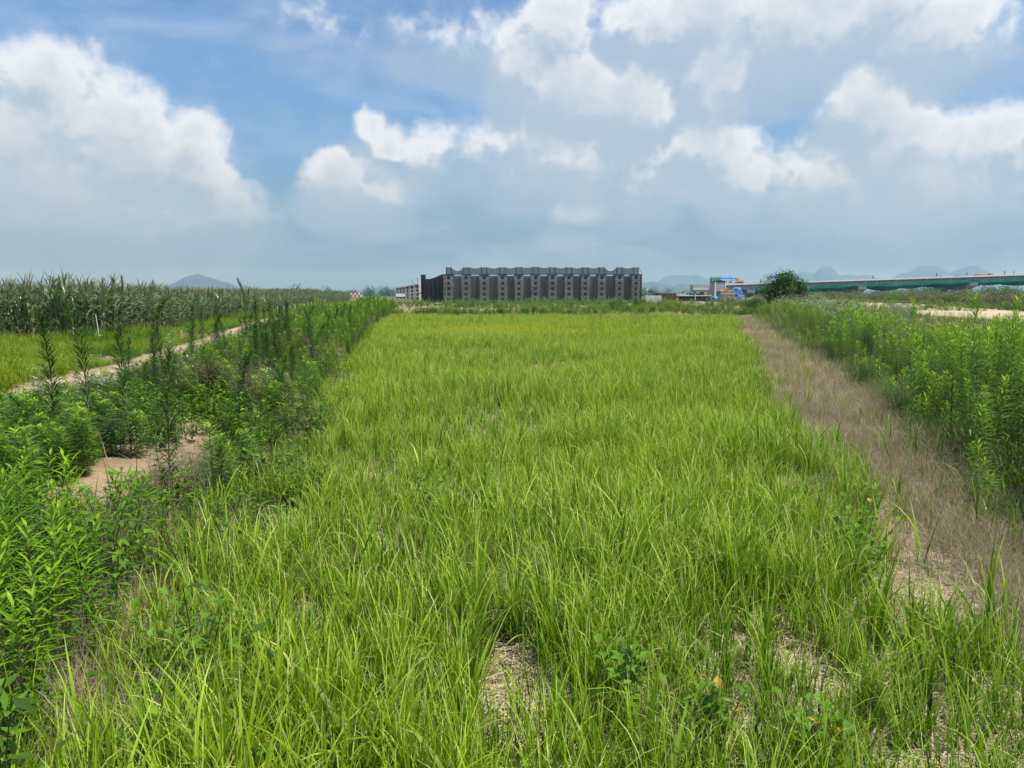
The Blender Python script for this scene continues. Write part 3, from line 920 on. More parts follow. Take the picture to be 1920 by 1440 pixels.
# the dark spires that stand out on the left bank
SP = [(-3.62, 6.25, 1.15, .3, 'tallest dark green weed spire on the left bank, left of the bare sand'),
      (-3.95, 6.3, .98, .0, 'slim dark weed spire left of the tallest one on the bank'),
      (-3.40, 6.5, .92, .5, 'dark weed spire bending right just beside the tallest one'),
      (-5.30, 10.9, 1.10, .1, 'upright dark weed spire against the sandy track'),
      (-5.05, 10.7, .80, .4, 'shorter weed spire right beside the upright one at the track'),
      (-6.05, 13.9, 1.02, .2, 'bushy many-topped dark weed beside the far end of the bare track'),
      (-2.85, 7.7, .75, .2, 'dark weed spire in front of the russet dead plant'),
      (-2.45, 8.0, .72, .1, 'slim weed spire at the edge of the green grass'),
      (-2.47, 5.2, .88, .0, 'pale green weed spire growing out of the bare sand patch'),
      (-4.85, 14.0, 1.05, .1, 'dark upright weed clump behind the white plastic scrap'),
      (-4.60, 14.3, 1.08, .3, 'second dark weed clump beside the white plastic scrap'),
      (-7.35, 20.5, 1.55, .9, 'tall thin weed with drooping tip reaching above the maize'),
      (-6.9, 17.5, 1.02, .1, 'narrow dark spire between the track and the russet weeds'),
      (-7.6, 18.2, 1.05, .1, 'narrow dark spire left of the drooping tall weed'),
      (-5.2, 16.9, 1.0, .6, 'curved dark weed with hooked tip near the russet weeds'),
      (-5.0, 16.6, 1.05, .2, 'straight dark weed right of the hooked one')]
for i, (x, y, h, cv, lab) in enumerate(SP):
    kk = {0: 1, .9: 3}.get(cv, i % 7)
    plant('weed_spire', spire_m[kk], x, y, h * 1.28, U(0, 6.28), lab, 'weed', None, tilt=(U(-.04, .04), U(-.04, .06) + cv * .05), wide=1.35)
for k in range(42):
    y = 9 + 26 * U(0, 1) ** 1.2
    x = float(Lf(y)) - U(.3, 2.6 + .03 * y)
    if dirt_free(np.array([x]), np.array([y]))[0] < .5: continue
    plant('weed_spire', spire_m[rng.integers(0, 7)], x, y, U(.85, 1.3), U(0, 6.28), 'slim dark green weed spire among the bank weeds left of the grass field', 'weed', 'dark spires on the left bank',
          tilt=(U(-.06, .06), U(-.06, .06)), wide=1.2)

# russet dead plants
def russet(h, r):
    st = Geo()
    for b in range(90):
        a = U(0, 6.28); le = U(0, .62); ln = h * U(.6, 1)
        d = Vector((math.cos(a) * math.sin(le), math.sin(a) * math.sin(le), math.cos(le)))
        p1 = d * ln * .55
        p2 = d * ln + Vector((U(-.06, .06), U(-.06, .06), U(-.05, .03)))
        st.tube([(0, 0, 0), p1, p2], [.0022, .0014, .0006], 3, U(.1, .6), cap=False)
        for k in range(9):
            f = U(.5, 1); q = p1.lerp(p2, (f - .5) * 2) if f > .5 else p1
            st.leaf(q, (U(-1, 1), U(-1, 1), U(-.2, 1)), (0, .1, 1), U(.02, .05), .006, .3, U(.2, 1))
    return st.mesh('dead_bush', M_rust)
rm = [russet(.62, .4), russet(.5, .3)]
for (x, y, s, lab) in [(-3.75, 9.2, 1.45, 'large fluffy russet dead plant on the left bank'), (-3.2, 8.9, 1.1, 'smaller russet dead plant right of the large one'),
                       (-4.95, 17.6, 1.3, 'russet dead plant far along the bank near the white scrap'), (-4.35, 9.7, 1.2, 'russet dead plant behind the large fluffy one')]:
    tag(link('dead_bush', rm[random.randrange(2)], None, (x, y, gz(x, y) - .02), (0, 0, U(0, 6)), (s * 1.1, s * 1.1, s)), lab, 'dead plant')

# ------------------------------------------------------------------ maize
def maize_leaf(L_, Wd, rise, droop):
    """long arching leaf with a channelled midrib, leaving the stalk along +X"""
    g = Geo(); n = 7
    p = Vector((0, 0, 0)); vs = []; ts = []
    base_t = U(.25, .6)
    for k in range(n + 1):
        f = k / n
        ang = rise - droop * f ** 1.3
        w = Wd * .5 * (math.sin(math.pi * min(1, .18 + .82 * f)) ** .8 if k < n else .02) * (1 if f < .5 else 1 - .4 * (f - .5))
        nn = Vector((-math.sin(ang), 0, math.cos(ang)))
        wob = .012 * math.sin(f * 9 + L_ * 40)
        vs += [p + Vector((0, -w, wob)) + nn * w * .35, p, p + Vector((0, w, -wob)) + nn * w * .35]
        ts += [base_t + .1, base_t + .35, base_t + .1]
        p = p + Vector((math.cos(ang), 0, math.sin(ang))) * (L_ / n)
    fs = []
    for k in range(n):
        a = 3 * k
        fs += [(a, a + 3, a + 4, a + 1), (a + 1, a + 4, a + 5, a + 2)]
    g.add(vs, fs, ts)
    return g


ML = [maize_leaf(U(.62, .92), U(.065, .09), U(.75, 1.25), U(1.2, 2.3)) for k in range(9)]
ML += [maize_leaf(U(.45, .62), U(.05, .07), U(1.2, 1.45), U(.3, .9)) for k in range(4)]      # young upright top leaves
mstalk = Geo(); mstalk.tube([(0, 0, 0), (.005, .005, .8), (0, .01, 1.5), (0, 0, 1.95)], [.014, .012, .009, .005], 6, .5)
mtas = Geo()
for k in range(9):
    a = k * 2.4; le = .1 + .07 * k
    d = Vector((math.cos(a) * math.sin(le), math.sin(a) * math.sin(le), math.cos(le)))
    mtas.tube([(0, 0, 1.93), Vector((0, 0, 1.95)) + d * .14, Vector((0, 0, 1.93)) + d * .26 - Vector((0, 0, .02 * k * .3))], [.004, .005, .002], 3, .5)
ml_mesh = [g.mesh('leaf', M_maize, True) for g in ML]
mstalk_mesh = mstalk.mesh('stalk', M_maizestalk)
mtas_mesh = mtas.mesh('tassel', M_tassel)


def maize_layout(seed):
    r = random.Random(seed); out = []
    a = r.uniform(0, 6.28)
    for k in range(11):
        z = .28 + 1.55 * (k / 10) ** .95
        a += math.pi + r.uniform(-.45, .45)
        li = r.randrange(0, 9) if k < 8 else r.randrange(9, 13)
        s = (.72 + .45 * math.sin(math.pi * (.15 + .75 * k / 10)))
        out.append((li, z, a, s))
    return out


def maize_merged(seed):
    g = Geo(); g.add(mstalk.V, mstalk.F, mstalk.T, 1)
    for (li, z, a, s) in maize_layout(seed):
        m_ = Matrix.Translation((0, 0, z)) @ Matrix.Rotation(a, 4, 'Z') @ Matrix.Scale(s, 4)
        g.add([m_ @ Vector(v) for v in ML[li].V], ML[li].F, ML[li].T, 0)
    if seed % 2 == 0: g.add(mtas.V, mtas.F, mtas.T, 2)
    return g


def maize_height(x, y):
    return .86 + .10 * sstep(-17.5, -15.5, x) * sstep(40, 30, y) + .05 * vnoise(x, y, .3)


# front row plants one by one; the rest of the crop is one mass
front = []
y = 26.0
while y < 62:
    front.append((float(MF(y)) - U(0, .5), y)); y += U(.24, .38) * (1 + (y - 26) * .012)
x = -14.5
while x > -19:
    front.append((x, 26 + (x + 14.4) * 1.0 + U(0, .5))); x -= U(.13, .24)
for i, (x, y) in enumerate(front):
    s = float(maize_height(np.array([x]), np.array([y]))[0]) * U(.88, 1.12)
    corner = y < 26.2
    lab = 'maize plant in the near end of the field, left of the white pole' if corner and x < -15 else ('maize plant in the front row near the white pole' if y < 33 else 'maize plant in the middle of the front row facing the sandy track' if y < 46 else 'maize plant in the far part of the front row')
    o = empty('maize_plant', (x, y, gz(x, y) - .02), U(0, 6.28), lab, 'maize', 'maize at the near end' if corner and x < -15 else ('near maize in the front row' if y < 33 else 'middle maize in the front row' if y < 46 else 'far maize in the front row'))
    o.scale = (s, s, s)
    o.rotation_euler = (U(-.05, .05), U(-.05, .05), U(0, 6.28))
    link('stalk', mstalk_mesh, o)
    for (li, z, a, sc) in maize_layout(i * 17 + 3):
        link('leaf', ml_mesh[li], o, (0, 0, z), (0, 0, a), (sc, sc, sc))
    if random.random() < .35: link('tassel', mtas_mesh, o)
MM = [maize_merged(k) for k in range(8)]
pts = []
for r_ in range(1, 70):
    if r_ > 14 and r_ % 2: continue
    yy = np.arange(16, 175, .30 if r_ < 10 else .55)
    xx = MF(yy) - .62 * r_ + rng.normal(0, .06, len(yy))
    k = (yy > 26.3 + (xx + 14.4) * 1.0) & (yy > 17) & (xx > -1.05 * yy - 6)
    pts.append(np.column_stack([xx, yy + rng.normal(0, .05, len(yy))])[k])
yy = np.arange(62, 175, .5); pts.append(np.column_stack([MF(yy), yy]))
p = np.concatenate(pts); n = len(p)
P = np.column_stack([p, ground_h(p[:, 0], p[:, 1]) - .02])
hs = maize_height(P[:, 0], P[:, 1]) * rng.uniform(.86, 1.10, n)
stuff('maize_crop', MM, P, rng.uniform(0, 6.28, n), hs, rng.integers(0, 8, n), [M_maize, M_maizestalk, M_tassel], 'deep block of dark green maize filling the field on the left', 'maize', None, rng.normal(0, .04, (n, 2)))

M_white = mat('white_paint', (.78, .78, .76), .5, .05, 8)
M_greywhite = mat('dirty_white', (.62, .62, .60), .6, .1, 6, stain=(.35, .31, .25))
t = empty('white_pole', (-14.05, 25.2, gz(-14.05, 25.2) - .05), 0, 'thin white pole with a small bracket in front of the maize', 'pole')
g = Geo(); g.tube([(0, 0, 0), (-.03, 0, .5), (-.08, 0, 1.0)], .011, 6); g.build('shaft', M_white, t)
g = Geo(); g.cbox(-.03, .09, -.02, .02, .26, .31, .005); g.build('bracket', M_white, t)
t = empty('white_pole', (-14.75, 24.9, gz(-14.75, 24.9) - .05), 0, 'short white stub post left of the thin white pole', 'pole')
g = Geo(); g.tube([(0, 0, 0), (.0, 0, .48)], .022, 6); g.build('shaft', M_white, t)
g = Geo(); g.cbox(-.02, .10, -.03, .03, .42, .49, .01); g.build('bracket', M_white, t)
stake = Geo(); stake.cbox(-.03, .03, -.03, .03, 0, .75, .01)
sm = stake.mesh('stake', M_greywhite)
for k in range(14):
    y = 56 + k * 3.6; x = float(MF(y)) + .9
    o = link('stake', sm, None, (x, y, gz(x, y) - .05), (U(-.05, .05), U(-.05, .05), 0), (1.2, 1, U(.75, 1.0)))
    tag(o, '%s pale stake from the near end of the row along the maize edge' % ORD[k], 'stake', 'stakes along the maize')

# white plastic scrap and other litter on the bank
g = Geo()
Pq = [[(-.28 + .07 * i, -.06 + .04 * j + .02 * math.sin(i), .03 + .035 * math.sin(i * 1.3 + j * 2) + .02 * j) for j in range(4)] for i in range(9)]
g.sheet(Pq)
o = g.build('plastic_scrap', M_white, None, True, loc=(-4.05, 12.4, gz(-4.05, 12.4) + .03), rot=(0, 0, -.35), scl=(.75, .5, .7))
o.modifiers.new('thick', 'SOLIDIFY').thickness = .006
tag(o, 'crumpled white plastic scrap lying on the bare sand of the left bank', 'scrap')
o = g.build('plastic_scrap', M_greywhite, None, True, loc=(-4.45, 13.3, gz(-4.45, 13.3) + .03), rot=(0, 0, .9), scl=(.4, .5, .8))
o.modifiers.new('thick', 'SOLIDIFY').thickness = .006
tag(o, 'small pale scrap left of the white plastic on the bank', 'scrap')

# broad-leaved plants in the foreground, leaf by leaf
M_broad = leaf_mat('broad_leaf', [(0, (.055, .13, .010)), (.5, (.115, .25, .014)), (1, (.21, .37, .025))], trans=.35, rough=.45, var=.3, spec=.25)
M_yleaf = leaf_mat('yellow_leaf', [(0, (.42, .24, .03)), (1, (.55, .38, .04))], trans=.35, rough=.5, var=.2)
bl = []
for k in range(4):
    g = Geo(); g.leaf((0, 0, 0), (1, 0, .15), (0, 0, 1), .07, [.038, .045, .03, .04][k], U(.3, .8), .5, 0, 3, .3); bl.append(g.mesh('leaf', M_broad))
g = Geo(); g.leaf((0, 0, 0), (1, 0, .1), (0, 0, 1), .07, .036, .4, .5, 0, 3, .3); yl = g.mesh('leaf', M_yleaf)


def broadleaf(x, y, h, nb, lab, yellow=0, seed=0):
    r = random.Random(seed)
    o = empty('broadleaf_plant', (x, y, gz(x, y) - .01), 0, lab, 'plant')
    for b in range(nb + 4):
        a = r.uniform(0, 6.28); le = r.uniform(.05, .7)
        hb = h * r.uniform(.65, 1)
        d = Vector((math.cos(a) * math.sin(le), math.sin(a) * math.sin(le), math.cos(le)))
        p1 = d * hb * .5; p2 = d * hb + Vector((0, 0, .04))
        g = Geo(); g.tube([(0, 0, 0), p1, p2], [.0035, .0028, .0012], 5); g.build('stem', M_stem, o)
        nl = 13
        for k in range(nl):
            f = .18 + .82 * k / (nl - 1)
            p = (p1 * (f * 2)) if f < .5 else p1.lerp(p2, f * 2 - 1)
            aa = k * 2.4 + r.uniform(-.4, .4); up = r.uniform(-.1, .5) + .5 * f
            s = r.uniform(.75, 1.25) * (1.15 - .45 * f)
            lf = link('leaf', yl if (yellow and r.random() < yellow * .35) else bl[r.randrange(4)], o, p, (r.uniform(-.3, .3), -up, aa), (s, s, s))
            if lf.data is yl: lf['label'] = 'yellowed leaf'
    return o


broadleaf(-1.32, 2.78, .46, 7, 'leafy broad-leaved plant at lower left beside the dry grass', .04, 1)
broadleaf(-1.08, 2.95, .36, 4, 'smaller broad-leaved plant right of the lower left leafy one', .05, 2)
broadleaf(.42, 2.62, .42, 6, 'broad-leaved plant at the bottom centre right of the straw patch', .05, 3)
broadleaf(.68, 2.50, .30, 5, 'low broad-leaved plant at the bottom right of centre with orange leaves', .15, 4)
broadleaf(2.02, 4.25, .48, 6, 'broad-leaved plant with yellow leaves beside the dry strip', .10, 5)
broadleaf(1.95, 4.0, .40, 5, 'lower broad-leaved plant in front of the one by the dry strip', .08, 6)
broadleaf(-.50, 5.05, .46, 6, 'broad-leaved plant in the middle of the grass field', 0, 7)
broadleaf(-.20, 5.15, .42, 5, 'pointed-leaved plant right of the mid-field one', 0, 8)
broadleaf(-1.65, 5.7, .50, 6, 'dark broad-leaved plant by the dry tuft at the left field edge', .03, 9)
broadleaf(2.55, 5.1, .34, 4, 'small bright plant growing out of the dry grass strip', 0, 10)
broadleaf(1.05, 2.45, .28, 4, 'low clover-like plant at the bottom edge right of centre', .12, 11)
g = Geo(); g.leaf((0, 0, 0), (1, 0, .1), (0, 0, 1), .085, .05, .5, .6, 0, 3, .2)
o = g.build('fallen_leaf', M_yleaf, None, loc=(-1.22, 2.50, gz(-1.22, 2.5) + .06), rot=(.5, -.9, 1.2))
tag(o, 'single yellow leaf near the bottom left corner', 'leaf')
# dry seed stalk
t = empty('seed_stalk', (-3.05, 5.5, gz(-3.05, 5.5) - .02), 0, 'reddish brown dry seed stalk beside the bare sand', 'seed stalk')
g = Geo(); g.tube([(0, 0, 0), (-.03, 0, .25), (-.06, 0, .40)], [.004, .004, .003], 5); g.build('stem', M_straw, t)
g = Geo(); g.tube([(-.055, 0, .34), (-.075, 0, .44), (-.11, 0, .52), (-.13, 0, .56)], [.003, .006, .005, .0015], 6, .5); g.build('seed_head', M_rust, t)
t.scale = (.8, .8, .8)
# bright clump of grass at the left field edge and a few tall single blades
for (x, y, s, nb, lab) in [(-1.72, 4.05, 1.15, 16, 'yellow-green grass clump below the bare sand on the left'), (2.28, 3.35, 1.25, 12, 'broad-bladed grass clump at lower right beside the straw'),
                           (2.5, 4.35, 1.2, 3, 'single tall grass shoot in the dry strip'), (.12, 2.55, 1.15, 5, 'broad dark grass shoot leaning over the straw patch'),
                           (1.95, 3.0, 1.2, 12, 'coarse grass clump in the lower right corner'), (-.75, 6.1, 1.25, 14, 'tall grass clump right of the bare spot in the field')]:
    g = grass_tuft(nb, (.36, .56), (.010, .017), .05, .22, .8, 6)
    tag(g.build('grass_clump', M_grass, None, loc=(x, y, gz(x, y) - .01), scl=(s, s, s)), lab, 'grass clump')

# ------------------------------------------------------------------ weeds beyond the field
P = scatter([(55, 64, 8), (64, 84, 4.0), (84, 116, 1.4)], lambda y: np.where(y < 66, Lf(y) - 3, -30 + 0 * y), lambda y: np.where(y < 66, Rf(y) + 6, 62 + 0 * y),
            lambda x, y: np.clip(.5 + .9 * vnoise(x, y, .22), .05, 1))
n = len(P)
h = rng.uniform(.38, .80, n) * (1 + .35 * vnoise(P[:, 0], P[:, 1], .35))
stuff('far_weeds', [merged(*w) for w in W_FULL[:4]] + WW[:4] + [grass_tuft(22, (.4, .9), (.012, .02), .2, .3, .6, 3) for k in range(4)], P, rng.uniform(0, 6.28, n),
      np.column_stack([h ** .5 * 1.5, h ** .5 * 1.5, np.clip(h, .25, 1.05)]), rng.integers(0, 12, n), [M_weed, M_weed], 'uneven weeds beyond the far edge of the grass field', 'weeds',
      np.clip(vnoise(P[:, 0], P[:, 1], .15), 0, 1))
# weeds seen against the grass inside the field
for k in range(26):
    y = U(24, 54); x = U(float(Lf(y)) + 1, float(Rf(y)) - 1)
    if k < 14: x = U(4, 12); y = U(40, 54)
    plant('field_weed', full_m[rng.integers(0, 8)], x, y, U(.75, 1.1), U(0, 6.28), 'single dark weed standing above the far part of the grass field', 'weed', 'weeds dotted in the far grass', wide=1.3)


def crown(n_cl, rx, rz, ls, per=34, zc=0.0, seed=0, tint=(.1, .9), flat=1.0):
    r = random.Random(seed); g = Geo()
    for c in range(n_cl):
        while True:
            v = Vector((r.uniform(-1, 1), r.uniform(-1, 1), r.uniform(-.75, 1)))
            if .35 < v.length < 1: break
        lump = 1 + .25 * math.sin(v.x * 5 + seed) * math.cos(v.y * 4 + 2 * seed)
        c0 = Vector((v.x * rx * lump, v.y * rx * lump, zc + v.z * rz * lump))
        cr = ls * r.uniform(1.6, 3.4)
        ct = r.uniform(-.15, .15)
        for k in range(per):
            w = Vector((r.gauss(0, 1), r.gauss(0, 1), r.gauss(0, 1))).normalized()
            q = c0 + w * cr * r.uniform(.4, 1)
            d = (w + v * .6 + Vector((r.uniform(-.5, .5), r.uniform(-.5, .5), r.uniform(-.4, .3)))).normalized()
            g.leaf(q, d, (0, .1, 1) if abs(d.z) < .9 else (1, 0, 0), ls * r.uniform(.7, 1.4), ls * r.uniform(.35, .6), r.uniform(.2, .7), r.uniform(*tint) + ct)
    return g


def limbs(h, rx, nb, seed, r0=.06):
    r = random.Random(seed); g = Geo()
    g.tube([(0, 0, -.1), (.03, .02, h * .3), (.0, .05, h * .6)], [r0, r0 * .75, r0 * .5], 7)
    for k in range(nb):
        a = k * 2.4 + r.uniform(-.3, .3); z0 = h * r.uniform(.12, .5)
        p2 = Vector((math.cos(a) * rx * .8, math.sin(a) * rx * .8, h * r.uniform(.6, .95)))
        g.tube([(0, 0, z0), Vector((p2.x * .4, p2.y * .4, z0 + (p2.z - z0) * .55)), p2], [r0 * .5, r0 * .32, r0 * .1], 5)
    return g


M_bark = mat('bark', (.12, .09, .065), .9, .2, 9, bump=.4)
x, y = 24.0, 66.0
t = empty('shrub_tree', (x, y, gz(x, y)), .4, 'large rounded green bush standing above the weeds in front of the bridge', 'tree')
limbs(2.9, 1.2, 9, 3).build('trunk', M_bark, t)
crown(260, 1.8, 1.25, .19, 42, 1.95, 5).build('crown', M_bush, t)
for (x, y, s, lab) in [(25.6, 66.5, .70, 'green bush spreading right of the large rounded bush'), (20.6, 63.5, .50, 'low green bush left of the large rounded bush'), (27.6, 68.5, .55, 'low bush at the right foot of the large rounded bush'),
                       (10.6, 75, .42, 'dark small bush in front of the netted stacks, right of centre'), (13.2, 77, .40, 'bushy green weed clump in front of the netted stacks')]:
    t = empty('shrub', (x, y, gz(x, y)), U(0, 6), lab, 'shrub')
    t.scale = (s * 1.3, s * 1.3, s)
    limbs(2.6, 1.2, 7, int(x)).build('stems', M_bark, t)
    crown(110, 1.45, 1.15, .17, 36, 1.5, int(x * 3)).build('crown', M_bush, t)
# olive shrubs on the far side of the haul road
SC = [(limbs(1.6, 1.2, 6, 40 + k, .035).mesh('stems', M_bark), crown(46, 1.4, .75, .15, 26, .95, 60 + k, (.0, 1.0)).mesh('crown', [M_olive, M_olive, M_weed, M_olive][k])) for k in range(4)]
for k in range(64):
    y = 66 + 130 * (k / 64) ** 1.25; x = float(RDR(y)) + 1.4 + U(0, 4.5) + (k % 3) * 2.0
    s = U(.85, 1.25)
    t = empty('shrub', (x, y, gz(x, y)), U(0, 6), 'olive green shrub in the near part of the row beyond the sandy haul road' if y < 95 else 'olive green shrub in the far part of the row beyond the sandy haul road', 'shrub', 'near shrubs beyond the haul road' if y < 95 else 'far shrubs beyond the haul road')
    t.scale = (s * 1.25, s * 1.25, s)
    a, b = SC[k % 4]
    link('stems', a, t); link('crown', b, t)

# ------------------------------------------------------------------ netted stacks of concrete blocks
M_conc = mat('block_concrete', (.40, .39, .36), .85, .16, 1.6, col2=(.37, .36, .34), stain=(.26, .24, .20))
M_rusty = mat('rusty_steel', (.17, .085, .045), .8, .2, 5, col2=(.10, .05, .03))
M_black = mat('dark_timber', (.035, .032, .03), .85, .2, 4)
M_net = net_mat('black_net', (.075, .078, .080), .42, 2.2, .25)
M_netd = net_mat('black_net_dense', (.15, .155, .15), .90, 1.6, .2)
M_netside = net_mat('black_net_side', (.030, .033, .036), .95, 1.5, .08)
SX = [-10.2, -7.4, -4.5, -1.55, 1.1, 3.8, 6.5, 9.15, 11.8, 14.45, 17.3, 19.95]
Y0, BH, BW = 120.0, .88, 1.36
ZB = gz(5, 120) + .06
blk = Geo()
hw = BW / 2
# two cheeks, a waisted core and a square opening, seen end-on
blk.prism([(-hw, .03), (-.26, .03), (-.26, .85), (-hw, .85), (-hw, .60), (-hw + .07, .54), (-hw + .07, .32), (-hw, .26)], 0, 2.4)
blk.prism([(hw, .03), (hw, .26), (hw - .07, .32), (hw - .07, .54), (hw, .60), (hw, .85), (.26, .85), (.26, .03)], 0, 2.4)
blk.box(-.255, .255, .02, 2.4, .03, .20); blk.box(-.255, .255, .02, 2.4, .70, .848)
blk_m = blk.mesh('body', M_conc)
fr_ = Geo()
for (a, b, c, d) in [(-.25, .25, .205, .27), (-.25, .25, .63, .695), (-.25, -.15, .275, .625), (.15, .25, .275, .625)]:
    fr_.box(a, b, .05, .6, c, d)
fr_.box(-.14, .14, .5, .6, .28, .62)
fr_m = fr_.mesh('steel_socket', M_rusty)


def block(x, y, z, lab, grp, rz=0.0, s=1.0):
    o = empty('concrete_block', (x, y, z), rz, lab, 'block', grp)
    o.scale = (s, 1, s)
    link('body', blk_m, o); link('steel_socket', fr_m, o)
    return o


for i, x in enumerate(SX):
    for k in range(5):
        block(x + U(-.025, .025), Y0 + U(-.04, .04), ZB + k * BH, 'grey concrete block, %s from the ground, in the %s netted stack from the left' % (ORD[k], ORD[i]), 'blocks in the netted front row')
    # dark timber cap and lashings on each stack
    t = empty('stack_cap', (x, Y0 - .05, ZB + 5 * BH), 0, 'dark timber cap lashed on the %s netted stack from the left' % ORD[i], 'timber', 'caps on the netted stacks')
    g = Geo(); g.cbox(-.82, .82, 0, 2.5, .0, .13, .02); g.build('beam', M_black, t)
    for q in (-.35, .1, .42):
        g = Geo(); g.tube([(q, -.03, .06), (q - .14, -.03, -.42)], .025, 4); g.build('lashing', M_greywhite if q < 0 else M_black, t)
    for q in (-.42, .42):
        xx = x + q; lean = U(-.05, .05)
        t2 = empty('net_post', (xx, Y0 + .5, ZB + 5 * BH + .13), 0, '%s net post on top of the %s netted stack from the left' % ('left' if q < 0 else 'right', ORD[i]), 'post', 'posts that carry the top net')
        g = Geo(); g.tube([(0, 0, -.13), (lean, 0, 1.15)], .045, 5); g.build('pole', M_black, t2)
        g = Geo(); g.tube([(.16, 0, -.1), (lean, .02, 1.0)], .022, 4); g.build('stay', M_black, t2)
# second, hidden rows keep the inside dark and carry the depth of the yard
for j, yy in enumerate([124.2, 131, 139, 148, 158]):
    for i, x in enumerate(SX[::2] if j else SX[::2]):
        xo = x - (yy - 120) * .205
        o = empty('block_stack', (xo, yy, gz(xo, yy)), 0, 'grey block stack behind the black net in the %s row back, %s from the left' % (ORD[j + 1], ORD[i]), 'block stack')
        for k in range(5):
            link('block', blk_m, o, (0, 0, .06 + k * BH))


def drape(name, P, m, lab, cat='net', th=0):
    g = Geo(); g.sheet(P)
    return tag(g.build(name, m, None, True), lab, cat)


ZT = ZB + 5 * BH
nx_ = 160
P = []
for i in range(nx_ + 1):
    x = SX[0] - .85 + (SX[-1] - SX[0] + 1.7) * i / nx_
    d = min(abs(x - s) for s in SX)
    row = []
    for k in range(9):
        f = k / 8
        row.append((x, Y0 - .28 - .10 * math.sin(i * .9) * (1 - f) - .25 * (1 - f) * (d < .7), ZB - .1 + (ZT + .05 - ZB) * f))
    P.append(row)
drape('front_net', P, M_net, 'black shade net hanging over the front of the concrete stacks')
# bunched net panels hanging in the gaps between the stacks
for i in range(len(SX) - 1):
    a, b = SX[i] + .72, SX[i + 1] - .72
    P = []
    sl_ = U(-.25, .15)
    for q in range(15):
        f = q / 14
        row = []
        for k in range(7):
            z = k / 6
            row.append((a + (b - a) * f + sl_ * (1 - z) * .5, Y0 + .35 + .10 * math.sin(q * 2.2 + i) + .15 * (1 - z), ZB - .05 + (ZT - .12 - ZB) * z))
        P.append(row)
    drape('hanging_net', P, M_netd, 'folded grey-black net panel in the %s gap between the netted stacks from the left' % ORD[i])
    if i not in (0, 10):
        g = Geo(); c = (a + b) / 2 + U(-.25, .25)
        g.tube([(c + .22, Y0 + .12, ZT - .35), (c + .02, Y0 + .02, ZB + 1.6), (c - .16, Y0 - .05, ZB + .05)], .045, 4)
        tag(g.build('net_seam', M_black, None), 'dark slanting net seam in the %s gap between the stacks from the left' % ORD[i], 'net')
# fence of net along the top, sagging between the posts
P = []
px_ = sorted([s - .42 for s in SX] + [s + .42 for s in SX])
for i in range(241):
    x = px_[0] + (px_[-1] - px_[0]) * i / 240
    j = max(k for k in range(len(px_)) if px_[k] <= x + 1e-6); j = min(j, len(px_) - 2)
    f = (x - px_[j]) / (px_[j + 1] - px_[j]); w = px_[j + 1] - px_[j]
    sag = 4 * f * (1 - f) * (.05 if w < 1 else (.62 if j in (1, 19) else .20))
    zt = ZT + .13 + 1.12 - sag + .08 * math.exp(-((x - 3) / 2.5) ** 2)
    P.append([(x, Y0 + .46 + .06 * math.sin(i * .35) * k / 5, ZT + .02 + (zt - ZT) * k / 5) for k in range(6)])
drape('top_net', P, net_mat('black_net_top', (.016, .019, .023), .74, 2.0, .2), 'dark see-through net strung along the posts above the stacks')
# left side of the yard: black net from front corner to back corner
def yard_x(y): return SX[0] - .86 - (y - 120) * .205
P = []
for i in range(90):
    y = 119.8 + 40 * i / 89
    P.append([(yard_x(y) - .22 * math.sin(i * .9) * (1 - k / 6) * .6, y, gz(yard_x(y), y) - .05 + (ZT + .25 - .35 * math.sin(math.pi * i / 89) * (k == 6) - ZB) * k / 6 + .1 * (k > 3)) for k in range(7)])
drape('side_net', P, M_netside, 'dark black net wall along the left side of the stacks')
P = [[(SX[-1] + .9 + .05 * math.sin(i), 119.8 + 36 * i / 30, ZB - .1 + (ZT + .2 - ZB) * k / 5) for k in range(6)] for i in range(31)]
drape('side_net', P, M_netside, 'black net wall along the right side of the stacks')
g = Geo(); g.tube([(SX[-1] + .45, Y0 + .5, ZT + 1.2), (SX[-1] + .95, Y0 - .2, ZT + .02)], .03, 4)
tag(g.build('guy_rope', M_black), 'dark guy rope at the right end of the netted stacks', 'rope')
o = empty('net_post', (yard_x(159.5), 159.5, gz(-18, 159.5)), 0, 'raised net-wrapped post at the far left corner of the net wall', 'post')
g = Geo(); g.cbox(-.3, .7, 0, .5, 0, 5.6, .05); g.build('pole', M_black, o)
# open stacks beyond the net on the left
for i in range(6):
    y = 166 + i * 17; x = yard_x(y) - .6
    o = empty('open_stack', (x, y, gz(x, y)), -.2, '%s uncovered block stack beyond the net wall, counted from the near one' % ORD[i], 'block stack')
    for k in range(4): link('block', blk_m, o, (0, 0, .05 + k * BH), (0, 0, 0), (1, 4.2, 1))
    g = Geo(); g.cbox(-.8, .8, -.1, 10.3, .05 + 4 * BH, .30 + 4 * BH, .03); g.build('cap', M_greywhite, o)
    if i < 2:
        g = Geo(); g.tube([(0, .3, 3.5), (.05, .3, 5.2)], .05, 5); g.build('rod', M_black, o)
t = empty('white_post', (yard_x(163) - .2, 163, gz(-19, 163)), 0, 'white post at the end of the uncovered block stacks', 'post')
g = Geo(); g.cbox(-.35, .35, 0, .4, 0, 3.9, .04); g.build('shaft', M_white, t)
g = Geo(); g.cbox(-.4, .4, -.03, .43, 1.6, 1.75, .02); g.build('band', M_black, t)

